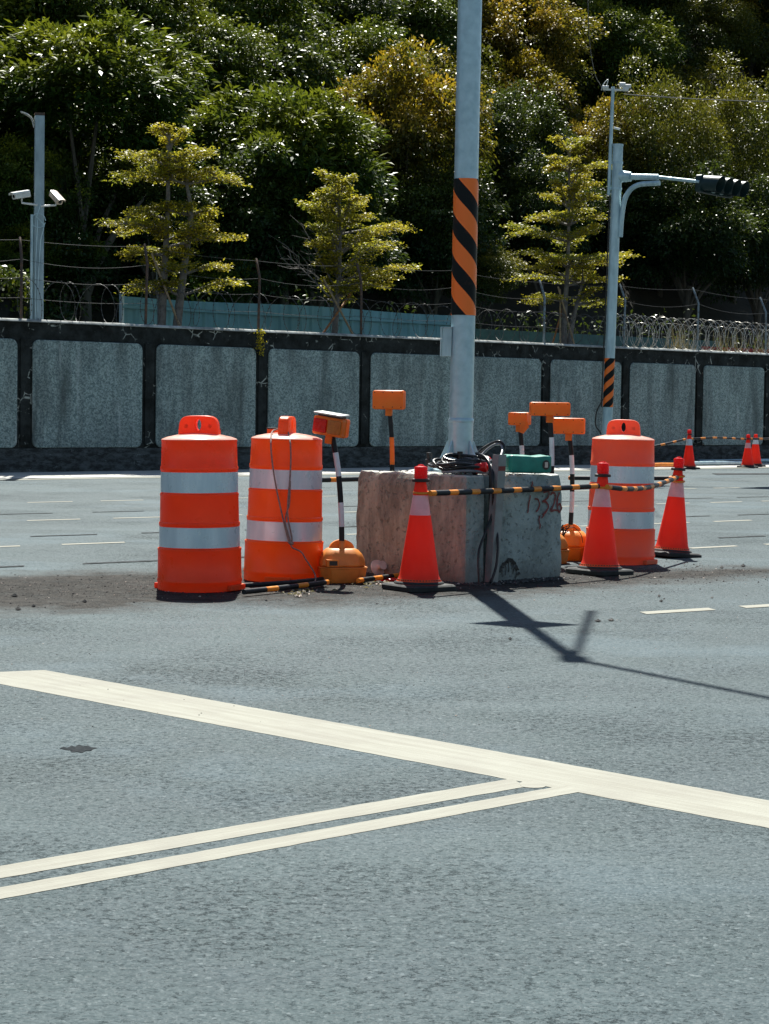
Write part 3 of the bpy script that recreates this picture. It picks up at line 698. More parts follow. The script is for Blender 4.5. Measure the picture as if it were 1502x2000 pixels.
def tiered_tree(label, base, H, tiers, seed, trunks, bare=(), cr=1.0, zj=.10):
    th = thing('tiered_tree', label, 'tree', base, 0, 'tiered yellow-leaved trees behind the wall')
    g = np.random.default_rng(seed); q = random.Random(seed)
    tb = MB(); P = []; Dn = []; Nn = []; T = []
    axes = []
    for (x0, pts) in trunks:
        path = bez([(x0 + a, b_, c_) for a, b_, c_ in pts], 6); n = len(path)
        tb.tube(path, [.085 * cr * (1 - .75 * i / (n - 1)) for i in range(n)], 8); axes.append(path)
    def at(z):
        best = min((p for ax in axes for p in ax), key=lambda p: abs(p.z - z) + q.uniform(0, .25))
        return Vector(best)
    for (z, rl, rr, nb, tilt) in tiers:
        for b_ in range(nb):
            a = 2 * math.pi * (b_ + q.uniform(-.3, .3)) / nb
            side = rl if math.cos(a) < 0 else rr
            L = (abs(math.cos(a)) * side + (1 - abs(math.cos(a))) * .8 * (rl + rr) / 2) * q.uniform(.55, 1.1)
            o_ = at(z - tilt * .6); d = Vector((math.cos(a), math.sin(a), 0)); zr = z + q.uniform(-zj, zj)
            e = Vector((o_.x + d.x * L, o_.y + d.y * L, zr + tilt * .4))
            path = bez([o_, o_.lerp(e, .35) + Vector((0, 0, .05)), o_.lerp(e, .7) + Vector((q.uniform(-.08, .08), q.uniform(-.08, .08), .10)), e], 5); n = len(path)
            tb.tube(path, [.026 * cr * (1 - .85 * i / (n - 1)) + .003 for i in range(n)], 5, caps=False)
            perp = Vector((-d.y, d.x, 0))
            for k in range(4, n):      # side twigs with flat leaf sprays
                for sgn in (-1, 1):
                    fr = k / n; tl = (.16 + .40 * (1 - abs(fr - .62) * 1.6)) * min(1, L) * q.uniform(.6, 1.1)
                    p0 = Vector(path[k]); p1 = p0 + (perp * sgn * q.uniform(.7, 1) + d * q.uniform(.3, .9)) * tl + Vector((0, 0, q.uniform(-.03, .07)))
                    tb.tube([p0, p1], [.005, .002], 3, caps=False)
                    m_ = int(19 * (tl / .4) * (1.0 if fr > .3 else .5)) + 6
                    u = g.uniform(.1, 1.08, m_)[:, None]
                    pts = np.array(p0)[None] * (1 - u) + np.array(p1)[None] * u + g.normal(size=(m_, 3)) * np.array([.05, .05, .018])
                    P.append(pts); Dn.append(unit(g.normal(size=(m_, 3)) * np.array([1, 1, .45]) + np.array(d) * .5))
                    Nn.append(unit(g.normal(size=(m_, 3)) * .45 + np.array([0, 0, 1]))); T.append(np.clip(g.normal(.55 + .35 * fr, .25, m_) , 0, 1))
    for (p0, p1, p2) in bare:
        path = bez([p0, p1, p2], 6); n = len(path)
        tb.tube(path, [.022 * (1 - .8 * i / n) for i in range(n)], 5)
        for k in range(3, n, 2):
            for sgn in (-1, 1):
                p = Vector(path[k]); tb.tube([p, p + Vector((q.uniform(-.25, .05), q.uniform(-.1, .1), .12 * sgn + .12)), p + Vector((q.uniform(-.42, -.1), q.uniform(-.1, .1), .2 * sgn + .26))], [.009, .006, .003], 4)
    tb.build('trunk', M['bark_l'], th, smooth=50, fix=False)
    P, Dn, Nn, T = map(np.concatenate, (P, Dn, Nn, T)); n = len(P)
    me = leaf_mesh('crown', P, Dn, Nn, (.062 * g.uniform(.7, 1.35, n)), .034 * g.uniform(.7, 1.3, n), T, M['leaf_tier'])
    o = bpy.data.objects.new('crown', me); col.objects.link(o); o.parent = th
    return th
def zpx(x, y, d): return WX(x, y, d).z
dT = 1.6
b1 = WX(325, 640, dT); Z1 = lambda y: zpx(325, y, dT)
tiered_tree('tallest tiered tree with twin grey trunks and flat yellow leaf layers at left', (b1.x, b1.y, 0), 6,
    [(Z1(272), .30, .28, 5, .15), (Z1(312), .80, .70, 8, .06), (Z1(345), .98, .60, 7, .04), (Z1(352), .3, .95, 6, .10), (Z1(418), 1.12, .40, 7, .0), (Z1(448), 1.28, .45, 7, .02), (Z1(470), .15, 1.30, 6, .06), (Z1(500), 1.25, .45, 7, .0), (Z1(528), .3, .95, 5, .1), (Z1(568), .75, .9, 5, .1)], 3,
    [(-.10, [(0, 0, 0), (.0, 0, 2.2), (.05, 0, 3.6), (.1, .0, 4.6), (.12, 0, Z1(268))]), (.10, [(0, 0, 0), (.08, .05, 2.4), (.22, .1, 3.8), (.33, .1, 4.7), (.22, .1, 5.4)])], cr=1.25)
b2 = WX(652, 650, dT); Z2 = lambda y: zpx(652, y, dT)
tiered_tree('conical tiered tree with bare twigs at its left, behind the wall in the middle', (b2.x, b2.y, 0), 5,
    [(Z2(370), .35, .30, 6, .35), (Z2(402), .70, .55, 7, .4), (Z2(440), .85, 1.1, 7, .42), (Z2(478), .55, 1.2, 7, .4), (Z2(515), .35, 1.5, 7, .35), (Z2(555), .2, 1.45, 6, .25), (Z2(585), .1, 1.0, 4, .15)], 9,
    [(0, [(0, 0, 0), (.0, 0, 2.2), (.05, 0, 3.2), (.1, 0, 4.2), (.08, 0, Z2(368))])],
    bare=[((0, 0, Z2(590)), (-.45, 0, Z2(545)), (-.95, 0, Z2(500))), ((0, 0, Z2(560)), (-.3, -.1, Z2(505)), (-.55, -.1, Z2(460))), ((0, 0, Z2(575)), (-.5, .1, Z2(530)), (-.9, .1, Z2(525)))], zj=.24)
b3 = WX(1102, 670, dT); Z3 = lambda y: zpx(1102, y, dT)
tiered_tree('broad tiered tree with yellow tips directly left of the signal pole', (b3.x, b3.y, 0), 6,
    [(Z3(300), .45, .40, 5, .3), (Z3(335), .50, .8, 7, .3), (Z3(380), .6, .75, 7, .3), (Z3(428), 1.05, .75, 7, .25), (Z3(468), 1.15, .8, 7, .25), (Z3(510), .8, 1.6, 8, .2), (Z3(545), 1.55, 1.0, 7, .15), (Z3(585), 1.3, .8, 5, .1)], 14,
    [(0, [(0, 0, 0), (.0, 0, 2.2), (.0, 0, 3.4), (.05, 0, 4.6), (.04, 0, Z3(300))]), (.06, [(0, 0, 1.8), (.1, .05, 3.0), (.32, .05, 4.0)])], cr=1.1, zj=.22)
def stake(p, q_, m, label):
    mb = MB(); a = WX(p[0], p[1], dT + p[2]); b_ = WX(q_[0], q_[1], dT + q_[2]); a = a + (a - b_).normalized() * .5
    mb.tube([a, a.lerp(b_, .5), b_], [.024, .022, .02], 7, m=0); o = mb.build('tree_stake', m, smooth=60)
    return tag(o, label, 'tree stake', 'stakes propping the tiered trees')
stake((350, 635, -.6), (296, 495, -.2), M['stake'], 'long pale stake crossing in front of the tallest tiered tree')
stake((310, 640, .1), (306, 520, .2), M['post'], 'upright grey stake left of the tallest tiered tree trunk')
stake((690, 655, -.6), (632, 545, -.2), M['stake'], 'pale stake crossing in front of the middle tiered tree trunk')
stake((632, 650, -.3), (700, 552, .1), M['stake_o'], 'orange-brown stake leaning right behind the middle tiered tree')
stake((1122, 675, -.5), (1090, 560, -.2), M['stake'], 'pale stake leaning left against the right tiered tree')
stake((1094, 672, -.3), (1094, 565, .1), M['stake'], 'upright pale stake beside the right tiered tree')
stake((1078, 675, .1), (1100, 600, .1), M['stake_o'], 'short orange-brown stake left of the right tiered tree')

# ================================================================ CAMERA POLE (left)
cpY = WX(75, 620, .35); cpole = thing('camera_pole', 'square galvanised pole with two security cameras behind the wall at far left', 'pole', (cpY.x, cpY.y, 0), .25)
s_ = cpY.y / F
def cz(y): return D(75, y, cpY.y).z
mb = MB(); mb.box(-.08, .08, -.08, .08, 0, cz(226)); mb.build('post', M['cpole'], cpole, smooth=0, bevel=.01)
mb = MB(); mb.box(-.083, .083, -.083, .083, cz(226), cz(221)); mb.build('rusty_cap', M['rust'], cpole, smooth=0)
mb = MB(); mb.tube([(-.12, -.05, 0), (-.12, -.05, cz(420))], .028, 8); mb.tube([(-.05, -.10, .5), (-.06, -.10, cz(520)), (-.03, -.10, cz(430))], .012, 6)
mb.tube([(.02, -.09, cz(400)), (-.05, -.12, cz(425)), (.08, -.12, cz(440)), (.02, -.10, cz(470)), (-.02, -.10, cz(560)), (-.02, -.1, cz(610))], .009, 5)
mb.tube([(-.02 + .12 * math.cos(a) , -.13, cz(432) + .12 * math.sin(a)) for a in [k * .5 for k in range(13)]], .007, 5); mb.build('conduit', M['steel_l'], cpole, smooth=60)
mb = MB(); zt = cz(240)
path = bez([(-.10, 0, zt - .08), (-.14, 0, zt + .06), (-.22, 0, zt + .14), (-.32, 0, zt + .18)], 5)
for i in range(len(path) - 1):
    a, b_ = path[i], path[i + 1]; w1 = .045 + .035 * math.sin(math.pi * i / len(path))
    mb.add([a + Vector((0, -w1, .0)), a + Vector((0, w1, 0)), b_ + Vector((0, w1, 0)), b_ + Vector((0, -w1, 0)), a + Vector((.035, -w1, -.01)), a + Vector((.035, w1, -.01)), b_ + Vector((.02, w1, -.03)), b_ + Vector((.02, -w1, -.03))],
           [(0, 1, 2, 3), (4, 7, 6, 5), (0, 3, 7, 4), (1, 5, 6, 2), (0, 4, 5, 1), (3, 2, 6, 7)])
mb.build('floodlight', M['white'], cpole, smooth=60)
def sec_cam(lx, lz, yaw, pit, m, label):
    c = bpy.data.objects.new('security_camera', None); col.objects.link(c); c.parent = cpole
    c.location = (lx, -.14, lz); c.rotation_euler = (0, 0, 0); c['label'] = label
    mx = Matrix.Rotation(yaw, 4, 'Z') @ Matrix.Rotation(pit, 4, 'X')
    mb = MB(); mb.prism(rounded(.055, .05, .02, 3), -.16, .14, mx=mx); mb.prism([(-.07, .03), (-.065, .062), (0, .075), (.065, .062), (.07, .03), (.062, .03), (.058, .055), (0, .067), (-.058, .055), (-.062, .03)], -.21, .13, mx=mx)
    mb.build('housing', m, c, smooth=30)
    mb = MB(); mb.prism([(math.cos(a) * .030, math.sin(a) * .030) for a in [k * .5236 for k in range(12)]], -.166, -.161, mx=mx); mb.build('lens', M['glass'], c, smooth=0)
    mb = MB(); mb.tube([(0, 0, -.05), (0, 0, -.13), (-lx * .9, .06, -.15)], .018, 7); mb.build('bracket', M['white'], c, smooth=50)
sec_cam(-.30, cz(384), R(-62), R(12), M['white'], 'white camera pointing left')
sec_cam(.27, cz(386), R(25), R(-32) * -1, M['cream'], 'cream camera pointing towards the road')

# ================================================================ TRAFFIC SIGNAL POLE (right)
Ys = 36.5; sb_ = D(1182, 936, Ys); top = D(1207, 290, Ys)
lean = math.atan2(top.x - D(1182, 936, Ys).x, top.z)
sp_ = thing('signal_pole', 'galvanised traffic signal pole with orange and black band behind the right barrel', 'signal pole', (sb_.x, sb_.y, 0), 0, tilt=(0, lean))
def sz(y): return (CAMH + (801 - y) * Ys / F) / math.cos(lean)
mb = MB(); mb.tube([(0, 0, 0), (0, 0, sz(290))], .088, 20); mb.tube([(0, 0, sz(290)), (0, 0, sz(286))], .094, 20); mb.build('shaft', M['steel_l'], sp_, smooth=50)
M['wrap2'] = stripe_wrap('diagonal_tape_small', -1.0, .25, .1, .48)
mb = MB(); mb.lathe([(.091, sz(795)), (.091, sz(700))], 28); mb.build('striped_band', M['wrap2'], sp_, smooth=60, fix=False)
for yy in (322, 372):
    mb = MB(); mb.tube([(0, 0, sz(yy) - .02), (0, 0, sz(yy) + .02)], .098, 20); mb.box(-.15, -.09, -.02, .02, sz(yy) - .02, sz(yy) + .02); mb.build('clamp', M['steel'], sp_, smooth=50)
mb = MB(); mb.tube([(-.13, 0, sz(385)), (-.13, 0, sz(176))], .030, 10); mb.build('conduit_mast', M['steel_l'], sp_, smooth=50)
mb = MB(); zt = sz(178)
mb.box(-.30, .12, -.02, .02, zt - .05, zt - .02)
for xx, zz, rr in ((-.26, .0, .03), (.03, .05, .045), (.09, -.02, .04), (.13, .03, .035)):
    mb.tube([(xx - .05, -.03, zt + zz), (xx + .05, -.03, zt + zz)], rr, 10)
mb.tube(bez([(-.25, 0, zt), (-.22, 0, zt + .14), (-.30, 0, zt + .05), (-.33, 0, zt - .05)], 4), .008, 5)
mb.tube([(-.09, -.02, sz(255)), (.0, -.02, sz(257)), (.02, -.02, sz(258))], .02, 7)
mb.build('insulator_set', M['white'], sp_, smooth=50)
mb = MB(); mb.tube([(-.115, -.05, sz(386)), (-.12, -.06, 1.7), (-.12, -.06, sz(795))], .012, 6)
mb.tube(bez([(-.10, -.06, sz(780)), (-.20, -.06, sz(805)), (-.21, -.06, sz(830)), (-.14, -.06, sz(842)), (-.11, -.06, sz(848))], 4), .013, 6); mb.build('cable', M['cable'], sp_, smooth=50)
ArmDir = Vector((1.0, -.55, 0)).normalized()
A0 = Vector((.06, 0, sz(348))); A1 = A0 + Vector((.62, -.35, -.03)); A2 = A0 + Vector((1.28, -.75, -.13))
mb = MB(); mb.tube([A0, A0 + (A1 - A0) * .28], [.11, .085], 14); mb.tube([A0, A1], .052, 12); mb.tube([A1, A2], .030, 10)
mb.build('mast_arm', M['steel_l'], sp_, smooth=50)
mb = MB(); mb.tube(bez([(.095, -.04, sz(465)), (.11, -.06, sz(420)), (.17, -.10, sz(385)), (.34, -.20, sz(366)), (.70, -.41, sz(363))], 6), .045, 10); mb.build('brace', M['steel_l'], sp_, smooth=50)
hd = bpy.data.objects.new('signal_head', None); col.objects.link(hd); hd.parent = sp_; hd.location = A2 + Vector((.02, -.02, -.02)); hd.rotation_euler = (0, .0, R(52))
mb = MB(); mb.prism([(x + .56, z) for x, z in rounded(.575, .150, .06, 4)], 0, .10); mb.build('signal_box', M['signal'], hd, smooth=30)
for k in range(4):
    mx = Matrix.Translation((.13 + k * .285, 0, 0)) @ Matrix.Rotation(R(90), 4, 'X'); mb = MB(); n = 18; vs = []
    for i in range(n + 1):
        a = R(-55 + 290 * i / n); L = .36 - .10 * (1 - math.sin(a)) * .5
        for rr in (.145, .139):
            vs += [(math.cos(a) * rr, -.0, math.sin(a) * rr), (math.cos(a) * rr, -L, math.sin(a) * rr - .03)]
    fs = []
    for i in range(n):
        o_ = i * 4; fs += [(o_, o_ + 1, o_ + 5, o_ + 4), (o_ + 2, o_ + 6, o_ + 7, o_ + 3), (o_ + 1, o_ + 3, o_ + 7, o_ + 5)]
    mb.add([(v[0] + .13 + k * .285, v[1], v[2]) for v in vs], fs); mb.build('visor', M['signal'], hd, smooth=50, fix=False)
    mb = MB(); mb.prism([(.13 + k * .285 + math.cos(a) * .125, -.012 + math.sin(a) * .125) for a in [j * .3927 for j in range(16)]], -.02, -.004); mb.build('lens', M['siggreen'] if k in (1, 2) else M['glass'], hd, smooth=0)
ow = thing('overhead_wire', 'thin overhead wire running right from the top of the signal pole', 'wire', (0, 0, 0))
a = D(1218, 184, Ys); b_ = D(1560, 199, Ys + 3); mb = MB()
mb.tube([a.lerp(b_, i / 12) - Vector((0, 0, .12 * (i / 12) * (1 - i / 12))) for i in range(13)] + [b_ + (b_ - a) * 1.5 + Vector((0, 0, .3))], .009, 5); mb.build('strand', M['wire'], ow, smooth=50)
ow = thing('overhead_wire', 'dark overhead wire rising left from the top of the signal pole', 'wire', (0, 0, 0))
mb = MB(); mb.tube(bez([D(1184, 182, Ys), D(1172, 165, Ys), D(1160, 138, Ys - 1), D(1150, 60, Ys - 3), D(1145, -160, Ys - 8)], 6), .008, 5); mb.build('strand', M['cable'], ow, smooth=50)

# ================================================================ CONCRETE BLOCK
BH = .725
pC = Vector((.545, 13.85)); pL = Vector((-.190, 14.72)); pR = Vector((1.235, 14.50)); pB = pL + pR - pC
blk = thing('concrete_block', 'large rough cast concrete footing block with red sprayed digits under the big pole', 'concrete block', (pC.x, pC.y, 0))
u1 = (pR - pC); w1 = u1.length; u1n = u1.normalized(); inw = Vector((-u1n.y, u1n.x))
if inw.dot(pL - pC) < 0: inw = -inw
def fpt(s, dep=0): return u1n * s + inw * dep
outl = [Vector((0, 0)), fpt(.17), fpt(.18, .10), fpt(.275, .10), fpt(.285), pR - pC, pB - pC, pL - pC]
ring = []
for i, a in enumerate(outl):
    b_ = outl[(i + 1) % len(outl)]; n = max(1, int((b_ - a).length / .035))
    for k in range(n): ring.append(a.lerp(b_, k / n))
nz_ = 22; vs = []; cen = (pL + pR) / 2 - pC
for j in range(nz_ + 1):
    z = -.02 + (BH + .02) * j / nz_
    for p in ring:
        P3 = Vector((p.x, p.y, z)); o_ = (p - cen).normalized()
        dsp = .012 * noise.noise(P3 * 3.1) + .010 * noise.noise(P3 * 11) + .006 * noise.noise(P3 * 29)
        if j >= nz_ - 1: dsp -= .010 + .018 * abs(noise.noise(P3 * 7))
        if j == nz_: dsp -= .012
        zz = z + (.014 * noise.noise(Vector((p.x * 6, p.y * 6, 5))) + .012 * noise.noise(Vector((p.x * 21, p.y * 21, 5))) if j == nz_ else 0)
        taper = .012 * (1 - j / nz_)
        vs.append((p.x + o_.x * (dsp + taper), p.y + o_.y * (dsp + taper), zz))
nr = len(ring); fs = []
for j in range(nz_):
    for i in range(nr): fs.append((j * nr + i, j * nr + (i + 1) % nr, (j + 1) * nr + (i + 1) % nr, (j + 1) * nr + i))
fs.append([nz_ * nr + i for i in range(nr)])
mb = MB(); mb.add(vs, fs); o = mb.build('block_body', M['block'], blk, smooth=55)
# sprayed digits on the grey face: strokes in (s along face, z)
def face(s, z, off=.030): 
    p = fpt(s, -off); return Vector((p.x, p.y, z))
def fpx(x, y):
    """pixel on the grey face -> (s, z)"""
    r = ray(x, y); a = pC; n = inw; k = a.dot(n) / (r.x * n.x + r.y * n.y)
    p = Vector((r.x * k, r.y * k)); return ((p - pC).dot(u1n), CAMH + r.z * k)
def stroke(mb, pts, wd):
    P = [face(*fpx(*p), off=.0) for p in pts]; P = bez(P, 6); n3 = Vector((inw.x, inw.y, 0))
    for i in range(len(P) - 1):
        a, b_ = P[i], P[i + 1]; t_ = (b_ - a).normalized(); s_ = t_.cross(n3).normalized(); ww = wd * (.8 + .35 * noise.noise(a * 20))
        e = t_ * .003; q4 = [a - s_ * ww - e, b_ - s_ * ww + e, b_ + s_ * ww + e, a + s_ * ww - e]
        hits = []
        for p in q4:
            zo = p.z; pp = Vector((p.x, p.y)); 
            P3 = Vector((p.x, p.y, zo)); d_ = .012 * noise.noise(P3 * 3.1) + .010 * noise.noise(P3 * 11) + .006 * noise.noise(P3 * 29) + .012 * (1 - zo / BH)
            hits.append(p - n3 * (d_ + .008))
        mb.add(hits, [(0, 1, 2, 3)])
mb = MB(); stroke(mb, [(1036, 955), (1038, 945), (1037, 940)], .006); mb.build('sprayed_mark', M['redpaint'], blk, smooth=0, fix=False)
mb = MB(); stroke(mb, [(1034, 968), (1031, 985), (1030, 996), (1028, 1001)], .007); mb.build('sprayed_mark', M['redpaint'], blk, smooth=0, fix=False)
mb = MB(); stroke(mb, [(1044, 974), (1050, 976), (1053, 985), (1050, 994), (1046, 999)], .006); mb.build('sprayed_mark', M['redpaint'], blk, smooth=0, fix=False)
mb = MB(); stroke(mb, [(1060, 962), (1068, 959), (1069, 968), (1063, 977), (1059, 979), (1066, 981), (1069, 990), (1064, 999), (1058, 1005)], .0085); mb.build('sprayed_mark', M['redpaint'], blk, smooth=0, fix=False)
mb = MB(); stroke(mb, [(1073, 966), (1079, 962), (1084, 968), (1081, 982), (1073, 997), (1080, 996), (1088, 997)], .0085); mb.build('sprayed_mark', M['redpaint'], blk, smooth=0, fix=False)
mb = MB(); stroke(mb, [(1091, 962), (1087, 975), (1086, 990), (1091, 1000), (1095, 992), (1091, 984), (1087, 988)], .0075); mb.build('sprayed_mark', M['redpaint'], blk, smooth=0, fix=False)
mb = MB(); stroke(mb, [(1052, 1008), (1050, 1018), (1052, 1026), (1051, 1032)], .007); mb.build('sprayed_mark', M['redpaint'], blk, smooth=0, fix=False)
mb = MB(); stroke(mb, [(1060, 1006), (1056, 1011)], .006); mb.build('sprayed_mark', M['redpaint'], blk, smooth=0, fix=False)
mb = MB()
for i in range(13):
    x = 975 + i * 2.9; yt = 1120 - 26 * math.sin(math.pi * min(1, (i + .8) / 13)) - rnd.uniform(0, 4)
    if i in (1, 3, 5, 7, 8, 10): stroke(mb, [(x, yt + 3), (x + .5, yt + 12), (x - .5, yt + rnd.uniform(17, 26))], rnd.uniform(.003, .006))
    stroke(mb, [(x - 2.4, yt + 5), (x, yt), (x + 2.4, yt + 3)], .007)
mb.build('black_smear', M['blackpaint'], blk, smooth=0, fix=False)
ctr = (pL + pR) / 2 + Vector((-.02, -.03))

# ================================================================ BIG POLE
PX, PY = D(899, 890, 14.6).x, 14.6
topx = D(918, 0, 14.6); PLEAN = math.atan2(topx.x - PX, topx.z - .75)
pole = thing('signal_mast', 'tall thick galvanised pole with diagonal orange and black band on the concrete block', 'pole', (PX, PY, BH), 0, tilt=(0, PLEAN))
def pz(y): return D(900, y, PY).z - BH
mb = MB(); mb.tube([(0, 0, 0.02), (0, 0, pz(822))], .087, 32, caps=False); mb.tube([(0, 0, pz(822)), (0, 0, pz(-40)), (0, 0, 3.75)], .084, 32); mb.tube([(0, 0, 3.75), (0, 0, 6.05)], .045, 20)
mb.build('shaft', M['steel'], pole, smooth=50)
M['wrap'] = stripe_wrap('diagonal_tape', 1.0, .289, .62, .53)
mb = MB(); mb.lathe([(.0875, pz(616)), (.0875, pz(350))], 40); mb.build('striped_band', M['wrap'], pole, smooth=60, fix=False)
mb = MB(); mb.lathe([(.087, pz(826)), (.091, pz(823)), (.091, pz(820)), (.084, pz(816))], 32); mb.build('weld_collar', M['steel'], pole, smooth=60)
mb = MB(); mb.box(-.17, .17, -.17, .17, .0, .022, mx=Matrix.Rotation(R(12), 4, 'Z')); mb.build('base_plate', M['steel'], pole, smooth=0, bevel=.003)
for k, a in enumerate((183, 225, 315, -3, 45, 90, 135)):
    mx = Matrix.Rotation(R(a), 4, 'Z'); mb = MB(); mb.prism([(.083, .024), (.165, .024), (.165, .05), (.093, .225), (.083, .225)], -.006, .006, mx=mx); mb.build('gusset', M['steel'], pole, smooth=0)
for k, (x, y) in enumerate(((838, 898), (898, 897), (948, 897), (872, 895))):
    p = D(x, y, PY + (.12, -.26, .15, .2)[k]); l = Vector((p.x - PX, p.y - PY, .0)); mb = MB()
    hh = (.115, .135, .10, .05)[k]
    mb.lathe([(.026, -.005), (.026, .035)], 14, mx=Matrix.Translation(l)); b0 = mb.build('anchor_bolt', M['steel'], pole, smooth=50)
    mb = MB(); mb.lathe([(.029, .034), (.029, hh * .75), (.020, hh * .80), (.020, hh + .02), (.001, hh + .022)], 14, mx=Matrix.Translation(l)); mb.build('bolt_cap', M['cable'], b0, smooth=40)
mb = MB(); x0 = -.145; z0, z1 = pz(696), pz(641); mb.box(x0, -.080, -.04, .04, z0, z1); mb.box(x0 - .012, -.078, -.048, .048, z1, z1 + .006); mb.box(x0 - .012, x0 - .004, -.045, .045, z0, z1); mb.build('junction_box', M['steel_l'], pole, smooth=0)
# above the picture: warning plate, arm and lamp bracket whose shadows lie on the road
mb = MB(); zc = 3.62; r_ = .31; mb.prism([(r_, zc), (0, zc + r_), (-r_, zc), (0, zc - r_)], -.11, -.10, mx=None); mb.build('sign_plate', M['steel'], pole, smooth=0)
mb = MB(); mb.prism([(-.07, -.07), (.07, -.07), (.07, .07), (-.07, .07)], -.08, .08, mx=Matrix.Translation((0, 0, 5.95))); mb.build('arm_bracket', M['steel'], pole, smooth=0)
a0 = Vector((0, 0, 5.95)); mb = MB(); mb.tube([a0, a0 + Vector((2.7, -4.7, .15))], [.03, .02], 12); mb.build('long_arm', M['steel'], pole, smooth=50)
mb = MB(); mb.tube([a0, a0 + Vector((.30, 2.6, .30))], [.022, .026], 12); mb.build('lamp_arm', M['steel'], pole, smooth=50)

# ================================================================ THINGS ON THE BLOCK
cc = thing('cable_coil', 'tangled coil of black and grey cable around the pole foot, hanging down the block slot', 'cable', (PX, PY, BH + .01))
q = random.Random(12)
for k in range(11):
    mb = MB(); rx_, ry_ = q.uniform(.13, .215), q.uniform(.07, .13); cx_, cy_ = q.uniform(-.03, .07), -.36 + q.uniform(-.05, .06); tl = q.uniform(-.25, .25)
    z_ = .014 + k * .007; pts = []
    for i in range(22):
        a = i / 21 * 2 * math.pi * 1.02 + k; w_ = 1 + .10 * noise.noise(Vector((i * .5, k, 0)))
        pts.append((cx_ + rx_ * w_ * math.cos(a), cy_ + ry_ * w_ * math.sin(a), z_ + .035 * max(0, math.sin(a + tl * 5)) * (k % 3) * .8 + .006 * math.sin(3 * a)))
    mb.tube(bez(pts, 2), .011 if k % 3 else .010, 7); mb.build('cable_loop', M['cable'] if k % 3 else M['cable_g'], cc, smooth=60)
def onpx(x, y, Y): p = D(x, y, Y); return (p.x - PX, p.y - PY, p.z - BH - .01)
for pts, m_ in (([(925, 900, 14.35), (938, 880, 14.4), (960, 866, 14.42), (976, 862, 14.4), (985, 872, 14.38), (980, 890, 14.35), (968, 905, 14.2)], 'cable'),
             ([(930, 905, 14.3), (945, 884, 14.38), (965, 869, 14.4), (978, 868, 14.4), (981, 880, 14.35), (975, 900, 14.2)], 'cable_g'),
             ([(935, 890, 14.2), (950, 897, 14.1), (961, 915, 13.98), (962, 945, 13.93), (962, 1000, 13.95), (948, 1040, 13.9), (935, 1080, 13.84), (936, 1138, 13.80)], 'cable'),
             ([(930, 885, 14.25), (948, 893, 14.1), (958, 912, 14.0), (960, 950, 13.97), (964, 1010, 13.98), (972, 1050, 13.93), (970, 1100, 13.88), (960, 1136, 13.84)], 'cable'),
             ([(938, 893, 14.2), (952, 900, 14.08), (957, 925, 14.03), (957, 990, 14.03), (958, 1060, 14.0), (961, 1120, 13.95), (958, 1138, 13.86)], 'cable')):
    mb = MB(); mb.tube(bez([onpx(*p) for p in pts], 7), .009, 8); mb.build('cable_run', M[m_], cc, smooth=60)
ang_ = thing('steel_angle', 'grey steel angle bar standing in the slot of the concrete block', 'steel bar', (0, 0, 0))
mb = MB(); a0 = D(958, 1140, 13.90); a0.z = 0; a1 = D(975, 888, 13.93); ax = (a1 - a0); sd_ = Vector((u1n.x, u1n.y, 0))
for off, wd_, inn in ((0, .075, 0),):
    for (o1, o2, d1, d2) in ((0, .072, 0, .006), (.0, .006, .006, .06)):
        vs = []
        for base in (a0, a1):
            for so_, dd_ in ((o1, d1), (o2, d1), (o2, d2), (o1, d2)):
                vs.append(base + sd_ * so_ + Vector((inw.x, inw.y, 0)) * dd_)
        mb.add(vs, [(0, 1, 2, 3), (4, 7, 6, 5), (0, 4, 5, 1), (1, 5, 6, 2), (2, 6, 7, 3), (3, 7, 4, 0)])
mb.build('bar', M['angle'], ang_, smooth=0)
mb = MB(); am = a0.lerp(a1, .875); an_ = a0.lerp(a1, .91); nn_ = Vector((inw.x, inw.y, 0)) * -.002
mb.add([am + nn_, am + sd_ * .070 + nn_, an_ + sd_ * .070 + nn_, an_ + nn_], [(0, 1, 2, 3)]); mb.build('red_mark', M['redpaint'], ang_, smooth=0, fix=False)
# teal jerry can lying on its side
tc = D(1028, 924, 14.42); can = thing('jerry_can', 'dented teal plastic can lying on the right side of the concrete block', 'plastic can', (tc.x, tc.y, BH + .012), R(38) * .35)
mb = MB(); n1, n2 = 14, 8; vs = []
bm = bmesh.new(); bmesh.ops.create_cube(bm, size=1); bmesh.ops.bevel(bm, geom=bm.edges[:], offset=.16, segments=3, affect='EDGES', profile=.6); bmesh.ops.subdivide_edges(bm, edges=bm.edges[:], cuts=2, use_grid_fill=True)
for v in bm.verts:
    v.co = Vector((v.co.x * .315, v.co.y * .20, (v.co.z + .5) * .125)); k = noise.noise(v.co * 14); v.co.z *= 1 + .06 * k
    dd = math.hypot(v.co.x + .0, (v.co.z - .125)); v.co.z -= .018 * math.exp(-(v.co.x - .01) ** 2 / .0006) * (1 if v.co.z > .08 else 0)
me = bpy.data.meshes.new('can_body'); bm.to_mesh(me); bm.free(); me.materials.append(M['teal']); me.polygons.foreach_set('use_smooth', [True] * len(me.polygons))
o = bpy.data.objects.new('can_body', me); col.objects.link(o); o.parent = can
mb = MB(); mx = Matrix.Translation((.11, -.101, .058))
mb.prism([(math.cos(a) * .026, math.sin(a) * .034) for a in [j * .3927 for j in range(16)]], -.003, .0, mx=mx); mb.build('opening', M['dark'], can, smooth=0)
mb = MB(); mb.box(.100, .122, -.1085, -.1045, .04, .078); mb.build('label_patch', M['beige'], can, smooth=0)
